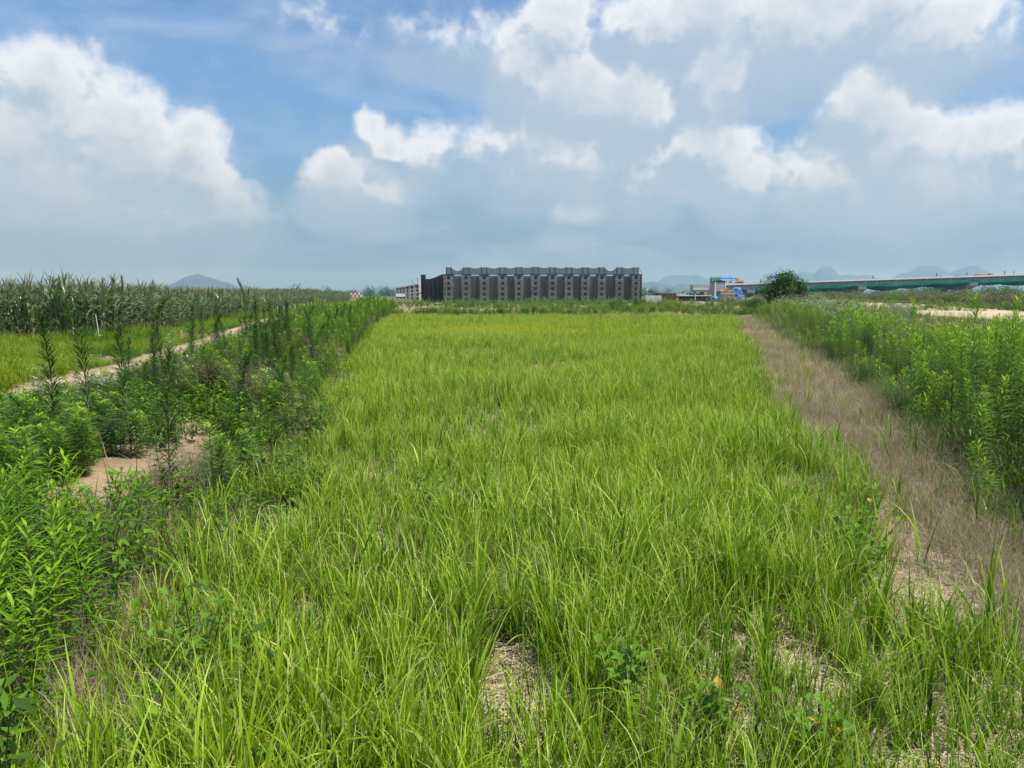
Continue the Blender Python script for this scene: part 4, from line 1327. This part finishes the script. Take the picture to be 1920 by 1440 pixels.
# ------------------------------------------------------------------ the bridge under construction
M_deck = mat('deck_concrete', (.62, .60, .56), .8, .08, .8, col2=(.52, .50, .47))
M_girder = mat('girder_steel', (.36, .38, .39), .6, .08, .5, col2=(.30, .32, .33), stain=(.26, .25, .23))
M_pier = mat('pier_concrete', (.42, .41, .39), .85, .08, .5, col2=(.35, .34, .33), stain=(.28, .27, .25))
M_greennet = net_mat('green_net', (.015, .30, .20), .88, .25, .2)
M_greend = mat('green_mesh', (.10, .36, .28), .8, .1, 1.5)
BY = 303.0
BX0, BX1 = 84.0, 262.0
ZG = gz(100, 303)
def zdeck(x): return 6.25 + (x - 96) * .0330


def slab(g, x0, x1, y0, y1, b, t, m=0):
    """long box that follows the deck's grade; b and t are heights below/above deck level"""
    v = [(x, y, zdeck(x) + h) for h in (b, t) for y in (y0, y1) for x in (x0, x1)]
    g.add(v, [(0, 2, 3, 1), (4, 5, 7, 6), (0, 1, 5, 4), (2, 6, 7, 3), (0, 4, 6, 2), (1, 3, 7, 5)], .5, m)


br = empty('bridge', (0, 0, 0), 0, 'long pale bridge deck under construction on grey girders, rising to the right', 'bridge')
g = Geo(); slab(g, BX0, BX1, BY - 1.1, BY + 26, -.32, .0); g.build('deck_slab', M_deck, br)
g = Geo(); slab(g, BX0, BX1, BY - 1.3, BY - 1.103, -.42, .16); g.build('deck_edge', M_white, br)
for k in range(5):
    g = Geo(); slab(g, BX0, BX1, BY + k * 5.8, BY + .35 + k * 5.8, -2.35, -.324); 
    slab(g, BX0, BX1, BY - .2 + k * 5.8, BY + .55 + k * 5.8, -2.5, -2.354)
    g.build('girder', M_girder, br)
bk = Geo(); bk.prism([(0, -.33), (0, -1.25), (-.12, -1.25), (-1.0, -.45), (-1.0, -.33)], -.07, .07, axis='x'); bkm = bk.mesh('bracket', M_girder)
for k in range(146):
    x = BX0 + .6 + k * 1.2
    link('bracket', bkm, br, (x, BY - .003, zdeck(x)))
sf = Geo(); sf.cbox(-.16, .16, -.12, 0, -2.34, -.34, .02); sfm = sf.mesh('stiffener', M_deck)
for k in range(18):
    x = BX0 + 4 + k * 10
    link('stiffener', sfm, br, (x, BY - .005, zdeck(x)))
dg = Geo(); dg.tube([(0, -.2, -2.2), (2.6, -.9, -.5)], .06, 4); dgm = dg.mesh('brace', M_white)
for k in range(14):
    x = BX0 + 8 + k * 12.3
    link('brace', dgm, br, (x, BY, zdeck(x)))
for i, x in enumerate([97.0, 142.0, 187.0, 232.0]):
    zt = zdeck(x) - 2.51
    t = empty('bridge_pier', (x, BY, ZG), 0, '%s hammerhead bridge pier from the left' % ORD[i], 'pier', 'bridge piers')
    H_ = zt - ZG
    g = Geo(); g.prism([(-1.0, H_), (27.0, H_), (27.0, H_ - 1.35), (22.0, H_ - 3.0), (4.0, H_ - 3.0), (-1.0, H_ - 1.35)], -1.6, 1.6, axis='x')
    g.build('cap_beam', M_pier, t)
    for yy in (6.0, 20.0):
        g = Geo(); g.tube([(0, yy, -.5), (0, yy, H_ - 2.9)], 1.35, 16); g.build('column', M_pier, t)
# green safety net slung below the deck, sagging between the hangers
P = []
for i in range(200):
    x = 96 + (262 - 96) * i / 199
    ph = (x - 97) % 45
    near_pier = min(abs(x - q) for q in (97, 142, 187, 232))
    sag = 1.05 + .55 * math.sin(x * .21) + .45 * math.sin(x * .57 + 1)
    if near_pier < 2.6: sag = .35
    row = []
    for k, (yo, zo) in enumerate([(-1.5, -2.0 - .22 * math.sin(x * .33) - .2 * math.sin(x * .9)), (-1.2, -2.35), (-.6, -2.62 - .3 * sag), (3, -2.9 - .9 * sag), (9, -3.0 - 1.0 * sag), (16, -2.9 - .8 * sag), (24, -2.7)]):
        row.append((x, BY + yo, zdeck(x) + zo))
    P.append(row)
drape('safety_net', P, M_greennet, 'green safety net sagging under the bridge girders')
# unfinished abutment pier at the left end
t = empty('abutment_pier', (74.5, 296, ZG), 0, 'pale concrete T-shaped end pier left of the bridge deck', 'pier')
g = Geo(); g.prism([(-2.4, 5.35), (8.4, 5.35), (8.4, 3.6), (6.6, 0), (1.6, 0), (-2.4, 3.4)], 1.0, 6.0); g.build('cap_beam', M_pier, t)
g = Geo(); g.box(-2.45, 4.5, .8, .997, 3.35, 3.75); g.build('ledge', M_white, t)
g = Geo(); g.prism([(4.7, 5.5), (8.2, 5.5), (8.2, -.3), (6.9, -.3), (4.7, 2.6)], -.6, .9); g.build('end_block', M_deck, t)
g = Geo(); g.box(5.0, 8.4, 1.0, 4.0, 5.353, 8.2); gs = g.build('scaffold_screen', M_greend, t)
for q in (5.0, 6.1, 7.2, 8.3):
    g = Geo(); g.tube([(q, .9, 5.3), (q, .9, 9.1)], .07, 5); g.build('scaffold_pole', M_girder, t)
# tall site container tower, nearer than the pier
t = empty('site_tower', (52.5, 190, gz(52, 190)), .18, 'tall grey metal-clad tower with a small pitched roof beside the tool box', 'tower')
g = Geo(); g.cbox(-1.45, 1.45, -1.2, 1.2, 0, 4.45, .05); g.build('wall', M_girder, t)
for q in np.arange(-1.3, 1.35, .26):
    g = Geo(); g.box(q - .03, q + .03, -1.23, -1.203, .1, 4.4); g.build('cladding_rib', M_girder, t)
g = Geo(); g.prism([(-1.6, 4.46), (1.6, 4.46), (1.6, 4.6), (.0, 4.95), (-1.6, 4.6)], -1.35, 1.35); g.build('roof', M_black, t)
for q in (-1.4, 1.4):
    g = Geo(); g.box(q - .09, q + .09, -1.3, -1.206, 0, 4.45); g.build('corner_post', M_white, t)


# tents, excavator and workers on the deck
M_blue = mat('blue_canvas', (.035, .20, .62), .55, .08, .8, col2=(.05, .26, .70))
M_tarp = mat('blue_tarpaulin', (.03, .12, .42), .4, .2, 2.5, col2=(.10, .25, .58), stain=(.45, .52, .62))
M_orange = mat('orange_paint', (.62, .27, .04), .5, .1, 3, col2=(.52, .21, .04))
M_dark = mat('dark_rubber', (.03, .03, .032), .8, .1, 5)
M_red = mat('red_plastic', (.60, .05, .04), .45, .1, 5)
M_glass = mat('dark_glass', (.03, .04, .05), .1, .05, 3, spec=.8)
for (x, y, w, lab) in [(87.6, 305, 3.5, 'blue pop-up tent above the orange excavator, left one of the two'), (107.6, 304, 3.1, 'blue pop-up tent behind the large rounded bush, right one of the two')]:
    z = zdeck(x)
    t = empty('tent', (x, y, z), 0, lab, 'tent')
    g = Geo()
    rw, dp = w * .42, 1.2
    ring0 = [(-w, -2.2, 2.15), (w, -2.2, 2.15), (w, 2.2, 2.15), (-w, 2.2, 2.15)]
    ring1 = [(-w, -2.2, 2.42), (w, -2.2, 2.42), (w, 2.2, 2.42), (-w, 2.2, 2.42)]
    ring2 = [(-rw, -.5, 3.35), (rw, -.5, 3.35), (rw, .5, 3.35), (-rw, .5, 3.35)]
    fs = [(k, (k + 1) % 4, 4 + (k + 1) % 4, 4 + k) for k in range(4)] + [(4 + k, 4 + (k + 1) % 4, 8 + (k + 1) % 4, 8 + k) for k in range(4)] + [(8, 9, 10, 11)]
    g.add(ring0 + ring1 + ring2, fs)
    o = g.build('canopy', M_blue, t)
    o.modifiers.new('thick', 'SOLIDIFY').thickness = .03
    for (a, b) in ((-1, -1), (1, -1), (1, 1), (-1, 1)):
        g = Geo(); g.tube([(a * (w - .05), b * 2.15, 0), (a * (w - .05), b * 2.15, 2.3)], .05, 5); g.build('leg', M_white, t)
x = 92.6; z = zdeck(x)
t = empty('excavator', (x, 304, z), math.pi, 'small orange excavator on the bridge deck beside the blue tent', 'excavator')
for s_ in (-1, 1):
    g = Geo(); g.prism([(-1.5, .15), (-1.2, 0), (1.2, 0), (1.5, .15), (1.5, .45), (1.2, .6), (-1.2, .6), (-1.5, .45)], s_ * .75 - .25, s_ * .75 + .25); g.build('track', M_dark, t)
g = Geo(); g.cbox(-1.6, 1.1, -1.0, 1.0, .65, 1.45, .08); g.build('body', M_orange, t)
cb = None
g = Geo(); g.prism([(.1, 1.46), (1.1, 1.46), (1.0, 2.3), (.25, 2.35), (.1, 2.2)], -.95, .0); cb = g.build('cab', M_orange, t)
g = Geo(); g.prism([(.3, 1.75), (1.085, 1.75), (1.03, 2.2), (.3, 2.25)], -1.0, -.955); g.build('window', M_glass, cb)
g = Geo(); g.tube([(1.0, .3, 1.2), (2.2, .3, 2.3), (3.3, .3, 2.0)], [.22, .24, .16], 6); g.build('boom', M_orange, t)
g = Geo(); g.tube([(3.2, .3, 2.05), (3.7, .3, .9)], [.17, .12], 6); g.build('arm', M_orange, t)
g = Geo(); g.prism([(3.4, .95), (3.95, .95), (3.9, .45), (3.5, .3), (3.3, .6)], .0, .6); g.build('bucket', M_dark, t)


def person_mesh(pose):
    J = {'pel': (0, 0, .95), 'ch': (0, .03, 1.28), 'neck': (0, .03, 1.47), 'head': (0, -.01, 1.60), 'top': (0, 0, 1.72),
         'shl': (-.19, .03, 1.42), 'ell': (-.27, .02, 1.15), 'hal': (-.25, -.10, .90), 'shr': (.19, .03, 1.42), 'elr': (.27, .02, 1.15), 'har': (.25, -.10, .90),
         'hil': (-.10, 0, .90), 'knl': (-.11, -.03, .49), 'anl': (-.12, .02, .08), 'tol': (-.13, -.14, .03), 'hir': (.10, 0, .90), 'knr': (.11, -.03, .49), 'anr': (.12, .02, .08), 'tor': (.13, -.14, .03)}
    if pose == 'bend':
        for k in ('ch', 'neck', 'head', 'top', 'shl', 'ell', 'hal', 'shr', 'elr', 'har'):
            a, b, c = J[k]; d = c - .95
            J[k] = (a, b - d * .75, .95 + d * .62)
        J['hal'] = (-.22, -.55, .55); J['har'] = (.22, -.55, .55); J['ell'] = (-.26, -.42, .85); J['elr'] = (.26, -.42, .85)
    if pose == 'walk':
        J['knl'] = (-.11, -.20, .52); J['anl'] = (-.12, -.18, .09); J['tol'] = (-.13, -.33, .05); J['anr'] = (.12, .24, .12); J['tor'] = (.13, .12, .04); J['knr'] = (.11, .05, .50)
    rad = {'pel': .15, 'ch': .16, 'neck': .065, 'head': .105, 'top': .07, 'sh': .075, 'el': .05, 'ha': .042, 'hi': .095, 'kn': .068, 'an': .045, 'to': .042}
    keys = list(J); ix = {k: i for i, k in enumerate(keys)}
    ed = [('pel', 'ch'), ('ch', 'neck'), ('neck', 'head'), ('head', 'top')]
    for s_ in 'lr':
        ed += [('ch', 'sh' + s_), ('sh' + s_, 'el' + s_), ('el' + s_, 'ha' + s_), ('pel', 'hi' + s_), ('hi' + s_, 'kn' + s_), ('kn' + s_, 'an' + s_), ('an' + s_, 'to' + s_)]
    me = bpy.data.meshes.new('person')
    me.from_pydata([J[k] for k in keys], [(ix[a], ix[b]) for a, b in ed], [])
    o = bpy.data.objects.new('person', me)
    COL.objects.link(o)
    md = o.modifiers.new('skin', 'SKIN')
    if not me.skin_vertices: me.skin_vertices.new()
    for k, sv in zip(keys, me.skin_vertices[0].data):
        q = rad.get(k, rad.get(k[:2], .06)); sv.radius = (q, q)
        sv.use_root = (k == 'pel')
    o.modifiers.new('sub', 'SUBSURF').levels = 1
    dep = bpy.context.evaluated_depsgraph_get()
    m2 = bpy.data.meshes.new_from_object(o.evaluated_get(dep))
    bpy.data.objects.remove(o)
    m2.name = 'person'
    for i_, p_ in enumerate(m2.polygons):
        p_.use_smooth = True
    return m2


def clothes(name, top, legs):
    m = bpy.data.materials.new(name); m.use_nodes = True
    t = NT(m.node_tree); t.n.clear()
    z = t.node('ShaderNodeSeparateXYZ', None, Vector=t.node('ShaderNodeTexCoord').outputs['Object']).outputs[2]
    nd = t.n.new('ShaderNodeValToRGB'); nd.color_ramp.interpolation = 'CONSTANT'
    e = nd.color_ramp.elements
    for p_, c in [(0.0, (.03, .025, .02)), (.05, legs), (.53, top), (.815, (.32, .19, .13)), (.90, (.75, .72, .60))]:
        q = e.new(p_) if p_ > 0 else e[0]
        q.position = p_; q.color = (*c, 1)
    e[-1].position = 1.0
    t.put(nd.inputs[0], t.math('DIVIDE', z, 1.8))
    pr = t.node('ShaderNodeBsdfPrincipled', None, **{'Base Color': nd.outputs[0], 'Roughness': .8})
    t.node('ShaderNodeOutputMaterial', None, Surface=pr.outputs[0])
    return m


PM = {k: person_mesh(k) for k in ('stand', 'bend', 'walk')}
CL = [clothes('clothes_dark', (.05, .06, .09), (.04, .045, .06)), clothes('clothes_grey', (.20, .21, .22), (.06, .07, .10)), clothes('clothes_orange', (.5, .16, .04), (.05, .06, .09))]
for k in PM: PM[k].materials.append(CL[0])
for (x, y, pose, c, rz, lab) in [(146.2, 302.6, 'stand', 0, .4, 'person in dark clothes standing alone on the left part of the bridge deck'),
                                 (172.0, 302.6, 'stand', 0, 2.4, 'person in dark clothes standing above the middle of the bridge'),
                                 (184.0, 302.8, 'bend', 1, 1.3, 'person bending over beside the orange timber stack on the bridge'),
                                 (199.4, 302.6, 'walk', 1, -1.5, 'person in grey walking on the bridge deck, left of two near the right end'),
                                 (203.2, 302.6, 'stand', 1, .6, 'person in grey standing on the bridge deck, right of two near the right end'),
                                 (208.0, 303.2, 'bend', 0, 2.0, 'person crouching low at the far right of the bridge deck')]:
    o = link('person', PM[pose], None, (x, y, zdeck(x) + .0), (0, 0, rz), (1.05, 1.05, 1.05))
    o.material_slots[0].link = 'OBJECT'; o.material_slots[0].material = CL[c]
    tag(o, lab, 'person', 'workers on the bridge')
# stacks of shuttering timber and sheets on the deck
for (x, w, d, h, m, lab) in [(190.2, 4.2, 2.0, .75, M_orange, 'orange timber stack on the bridge deck near the bending person'), (176.5, 5.0, 2.0, .42, M_greywhite, 'pale low sheet stack on the bridge deck'),
                             (194.2, 1.7, 1.5, .8, M_red, 'dark red crate on the bridge deck'), (181.5, 3.4, 1.8, .30, M_black, 'dark flat bundle on the bridge deck'), (157.5, 3.0, 1.5, .35, M_greywhite, 'small pale bundle on the deck, left part of the bridge')]:
    t = empty('material_stack', (x, 303.5, zdeck(x)), .02, lab, 'stack')
    nl = max(1, int(h / .2))
    for k in range(nl):
        g = Geo(); e_ = U(0, .3); g.cbox(-w / 2 + e_, w / 2 - U(0, .3), -d / 2, d / 2, k * h / nl + .005, (k + 1) * h / nl - .02, .02); g.build('layer', m, t)

# ------------------------------------------------------------------ things on the building site
t = empty('tool_skip', (39.6, 138, gz(39.6, 138)), .1, 'weathered grey steel skip filled with orange debris', 'skip')
M_skip = mat('weathered_steel', (.30, .27, .25), .7, .15, 1.5, col2=(.22, .19, .18), stain=(.16, .10, .07))
for (a, b, c, d, nm) in [(-1.4, 1.4, -1.0, -.92, 'front_panel'), (-1.4, 1.4, .92, 1.0, 'back_panel'), (-1.4, -1.32, -.918, .918, 'side_panel'), (1.32, 1.4, -.918, .918, 'side_panel')]:
    g = Geo(); g.box(a, b, c, d, .15, 1.92); g.build(nm, M_skip, t)
g = Geo(); g.box(-1.31, 1.31, -.91, .91, .16, .24); g.build('floor_plate', M_skip, t)
g = Geo(); g.box(-1.45, 1.45, -1.06, -1.003, 1.30, 1.40); g.build('rail', M_greywhite, t)
for q in (-1.0, -.1, .9):
    g = Geo(); g.box(q - .05, q + .05, -1.05, -1.003, .16, 1.28); g.build('rib', M_skip, t)
g = Geo()
for k in range(30):
    c = Vector((U(-1.2, 1.2), U(-.8, .8), U(1.45, 2.1))); d = Vector((U(-.5, .5), U(-.3, .3), U(-.2, .35)))
    g.tube([c - d, c + d], U(.05, .12), 5)
g.build('debris', M_orange, t)['kind'] = 'stuff'
for q in (-1.1, 1.1):
    g = Geo(); g.box(q - .1, q + .1, -.9, .9, -.02, .148); g.build('skid', M_skip, t)


def bundle(x, y, sx, sy, sz, lab, seed, z0=0.0, m=None):
    r = random.Random(seed); g = Geo(); n, k_ = 14, 9
    P = []
    for i in range(k_ + 1):
        th = math.pi * .5 * i / k_
        row = []
        for j in range(n + 1):
            a = 2 * math.pi * (j % n) / n
            rr = (math.cos(th) ** .45) * (1 + .13 * math.sin(3 * a + seed + i * .7) + .07 * math.sin(7 * a + i * 1.9 + seed))
            row.append((sx * rr * math.cos(a), sy * rr * math.sin(a), sz * math.sin(th) * (1 + .06 * math.sin(4 * a + seed)) - .03))
        P.append(row)
    g.sheet(P)
    return tag(g.build('tarpaulin_bundle', m or M_tarp, None, True, loc=(x, y, gz(x, y) + z0)), lab, 'tarpaulin')


bundle(42.3, 140, 1.0, 1.0, 1.35, 'blue tarpaulin bundle right of the skip, lower one', 1)
bundle(42.3, 140.1, .95, .9, 1.35, 'blue tarpaulin bundle on top of the lower one right of the skip', 2, 1.22)
bundle(35.0, 136, 1.05, .8, .85, 'bright blue tarpaulin heap left of the skip', 3)
bundle(37.3, 137, .75, .8, .95, 'dark blue tarpaulin heap touching the left side of the skip', 4)
# kerb-side block rows, rusty container and a warning triangle right of the netted stacks
t = empty('low_wall', (22.9, 121, gz(22.9, 121)), 0, 'low pale concrete wall right of the netted stacks', 'wall')
for k in range(3):
    g = Geo(); g.cbox(-1.35 + k * .92, -1.35 + k * .92 + .90, 0, .6, 0, 1.15, .03); g.build('block', M_greywhite, t)
t = empty('container', (26.0, 125, gz(26, 125)), 0, 'rusty brown open container right of the low pale wall', 'container')
g = Geo(); g.cbox(-1.6, 1.6, 0, 2.2, .05, 1.5, .03); g.build('body', M_rusty, t)
for q in np.arange(-1.4, 1.45, .35):
    g = Geo(); g.box(q - .04, q + .04, -.05, -.003, .1, 1.45); g.build('rib', M_rusty, t)
t = empty('pipe_rack', (31.5, 128, gz(31, 128)), 0, 'low dark rack with a pale top rail, right of the rusty container', 'rack')
g = Geo(); g.cbox(-2.8, 2.8, 0, 1.0, .95, 1.1, .02); g.build('rail', M_greywhite, t)
g = Geo(); g.cbox(-2.7, 2.7, .1, .9, .1, .93, .02); g.build('stack', M_black, t)
g = Geo(); g.cbox(-.05, .05, -.1, -.02, 0, 1.35, .01); g.build('post', M_white, t)
t = empty('warning_sign', (23.6, 130, gz(23.6, 130)), 0, 'white triangular sign with red rim, point down, beside the netted stacks', 'sign')
g = Geo(); g.tube([(0, 0, -.1), (0, 0, 1.7)], .04, 6); g.build('post', M_greywhite, t)
g = Geo(); g.prism([(-.42, 2.42), (.42, 2.42), (0, 1.68)], -.05, -.02); g.build('rim', M_red, t)
g = Geo(); g.prism([(-.29, 2.34), (.29, 2.34), (0, 1.84)], -.07, -.053); g.build('face', M_white, t)

# chequered barrier far left, a white lorry and an orange machine by the open stacks
t = empty('chequered_barrier', (-48.0, 228, gz(-48, 228)), 0, 'red and white chequered barrier at the far end of the maize', 'barrier')
for k in range(7):
    for r_ in range(2):
        g = Geo(); g.cbox(-2.1 + k * .6, -2.1 + k * .6 + .597, 0, .5, .75 + r_ * .55, .75 + r_ * .55 + .547, .02)
        g.build('panel', M_red if (k + r_) % 2 else M_white, t)
for q in (-1.8, 1.8):
    g = Geo(); g.cbox(q - .08, q + .08, .1, .4, -.1, .748, .01); g.build('leg', M_white, t)


def lorry(x, y, rz, cabm, bodym, lab, s=1.0):
    t = empty('lorry', (x, y, gz(x, y)), rz, lab, 'lorry'); t.scale = (s, s, s)
    g = Geo(); g.cbox(-2.4, 2.6, -.95, .95, .62, .85, .02); g.build('chassis', M_dark, t)
    g = Geo(); g.prism([(1.35, .86), (2.7, .86), (2.7, 1.45), (2.35, 2.25), (1.35, 2.25)], -.95, .95); c = g.build('cab', cabm, t)
    g = Geo(); g.prism([(1.6, 1.5), (2.55, 1.5), (2.3, 2.12), (1.6, 2.12)], -.975, -.953); g.build('window', M_glass, c)
    g = Geo(); g.cbox(-2.4, 1.2, -1.0, 1.0, .86, 1.75, .03); g.build('bed', bodym, t)
    for a in (-1.5, 1.9):
        for b in (-.8, .8):
            g = Geo(); g.tube([(a, b - .13, .42), (a, b + .13, .42)], .42, 14); w = g.build('wheel', M_dark, t)
            g = Geo(); q = math.copysign(.145, b); g.tube([(a, b + q - .01, .42), (a, b + q, .42)], .2, 10); g.build('rim', M_greywhite, w)
    return t


lorry(-29.8, 205, .2, M_white, M_white, 'white lorry parked beyond the weeds left of the open stacks', .9)
lorry(-27.0, 214, .1, M_orange, M_orange, 'orange lorry parked behind the white one by the open stacks', .95)
lorry(64.8, 262, .1, mat('navy_paint', (.02, .03, .08), .35, .05, 2), mat('navy_body', (.025, .03, .06), .4, .05, 2), 'dark blue pickup in front of the T-shaped end pier')
lorry(61.0, 268, .0, M_white, M_greywhite, 'white pickup left of the dark blue one', .9)
# red-white water barriers in a line below the bridge
wb = Geo(); wb.prism([(-.9, 0), (.9, 0), (.9, .35), (.72, .95), (-.72, .95), (-.9, .35)], -.25, .25)
wbr, wbw = wb.mesh('body', M_red), wb.mesh('body', M_white)
wbs = Geo(); wbs.box(-.62, .62, -.27, -.252, .42, .7); wbs_r, wbs_w = wbs.mesh('band', M_red), wbs.mesh('band', M_white)
for k in range(26):
    x = 70 + k * 5.4 + U(-1.2, 1.2); y = 244 + U(-8, 8)
    red = k % 3 == 0
    t = empty('water_barrier', (x, y, gz(x, y)), U(-.3, .3), ('%s of the red and white plastic barriers below the bridge, counted from the left' % ORD[k]) if k < 20 else 'plastic barrier below the right end of the bridge', 'barrier', 'plastic barriers below the bridge')
    t.scale = (1.1, 1.1, 1.25)
    link('body', wbr if red else wbw, t); link('band', wbs_w if red else wbs_r, t)
# debris and pale rubble in the rough ground before the netted stacks
M_rub = mat('rubble', (.40, .37, .31), .9, .15, 2.5, stain=(.3, .27, .2))
for k in range(28):
    y = U(74, 112); x = U(-12, 36)
    r = random.Random(k); g = Geo()
    n_ = 7; s = r.uniform(.14, .36)
    ring = [[(s * (1 + .3 * r.uniform(-1, 1)) * math.cos(2 * math.pi * (j % n_) / n_) * w, s * (1 + .2 * r.uniform(-1, 1)) * math.sin(2 * math.pi * (j % n_) / n_) * w, h * s) for j in range(n_)] for (w, h) in ((1, -.2), (1.05, .3), (.6, .75))]
    vs = ring[0] + ring[1] + ring[2] + [(0, 0, .8 * s)]
    fs = [(a * n_ + j, a * n_ + (j + 1) % n_, (a + 1) * n_ + (j + 1) % n_, (a + 1) * n_ + j) for a in (0, 1) for j in range(n_)] + [(14 + j, 14 + (j + 1) % n_, 21) for j in range(n_)]
    g.add(vs, fs)
    tag(g.build('rubble_stone', M_rub, None, loc=(x, y, gz(x, y)), scl=(1.8, 1.2, 1)), 'pale rubble stone in the rough ground before the netted stacks', 'stone', 'rubble before the netted stacks')
# far tree belts at the foot of the hills
fb = [crown(40, 6.5, 3.2, 1.5, 16, 3.6, 200 + k, (.0, .8)) for k in range(5)]
pts = []
for k in range(420):
    y = U(620, 1500); x = U(-.8, .8) * y
    pts.append((x, y, gz(x, y)))
pts = np.array(pts); n = len(pts)
stuff('distant_trees', fb, pts, rng.uniform(0, 6.28, n), rng.uniform(.6, 1.1, n), rng.integers(0, 5, n), M_bush, 'far-off belt of dark trees along the horizon', 'trees')

# ------------------------------------------------------------------ hills on the horizon
M_hill = mat('forested_hill', (.035, .065, .022), .95, .2, .004, col2=(.055, .080, .030))


def hill(name, dist, peaks, lab, seed):
    """ridge at a distance: peaks are (azimuth deg, half width deg, height m); the ridge has front and back slopes"""
    a0 = min(p[0] - 2.4 * p[1] for p in peaks); a1 = max(p[0] + 2.4 * p[1] for p in peaks)
    n = int((a1 - a0) / .14) + 2
    r = np.random.default_rng(seed); ph = r.uniform(0, 6.28, 12); fr = r.uniform(.5, 3.2, 12)
    depths = [-1200, -750, -420, -180, 0, 220, 600, 1200]; fall = [0, .22, .55, .86, 1, .84, .4, 0]
    P = []
    for i in range(n):
        az = a0 + (a1 - a0) * i / (n - 1)
        h = max([0] + [p[2] * math.exp(-.5 * ((az - p[0]) / (p[1] * .75)) ** 2) for p in peaks])
        h += .5 * sum(p[2] * math.exp(-.5 * ((az - p[0]) / (p[1] * .75)) ** 2) for p in peaks) * .25
        nz = sum(math.sin(az * fr[k] + ph[k]) / fr[k] for k in range(12))
        row = []
        for d, f in zip(depths, fall):
            rr = dist + d
            hh = h * f * (1 + .05 * nz + .02 * math.sin(az * 6 + d * .004)) - 3
            row.append((rr * math.sin(R(az)), rr * math.cos(R(az)), hh))
        P.append(row)
    g = Geo(); g.sheet(P)
    tag(g.build(name, M_hill, None, True), lab, None, None, 'structure')


hill('hill', 5200, [(-22.7, 2.6, 108), (-18.6, 2.4, 34)], 'rounded blue hill above the maize on the left', 1)
hill('hill', 6600, [(-33.6, 2.0, 78), (-30.0, 2.6, 70), (-26.6, 1.8, 74), (-36.5, 2, 80)], 'low blue hills behind the maize at the far left', 2)
hill('hill', 7200, [(-10.3, 2.6, 62), (-8.2, 1.8, 70), (-6.2, 2.2, 84), (-14.5, 2.2, 34)], 'low blue ridge left of the netted stacks', 3)
hill('hill', 7400, [(8.6, 2.6, 150), (12.9, 3.2, 168), (16.5, 3.4, 120)], 'pale blue mountain ridge right of the netted stacks', 4)
hill('hill', 5000, [(10.8, 2.0, 70), (13.6, 2.4, 62)], 'darker low hill in front of the pale ridge', 5)
hill('hill', 7300, [(22.9, 1.2, 195), (25.0, 3.0, 165), (20.8, 2.4, 150)], 'blue peak above the middle of the bridge', 6)
hill('hill', 7000, [(28.7, 2.6, 205), (31.5, 2.6, 165), (35, 3.0, 90)], 'long blue hill above the right part of the bridge', 7)

# ------------------------------------------------------------------ the air between
hz = Geo(); hz.box(-9500, 9500, -300, 9300, -6, 250)
m = bpy.data.materials.new('haze'); m.use_nodes = True
t = NT(m.node_tree); t.n.clear()
pv = t.node('ShaderNodeVolumePrincipled')
pv.inputs['Color'].default_value = (.28, .58, 1.0, 1)
pv.inputs['Absorption Color'].default_value = (1, 1, 1, 1)
pv.inputs['Density'].default_value = 2.3e-4
pv.inputs['Anisotropy'].default_value = .2
t.node('ShaderNodeOutputMaterial', None, Volume=pv.outputs[0])
tag(hz.build('haze', m), 'thin blue summer haze in the air', None, None, 'stuff')
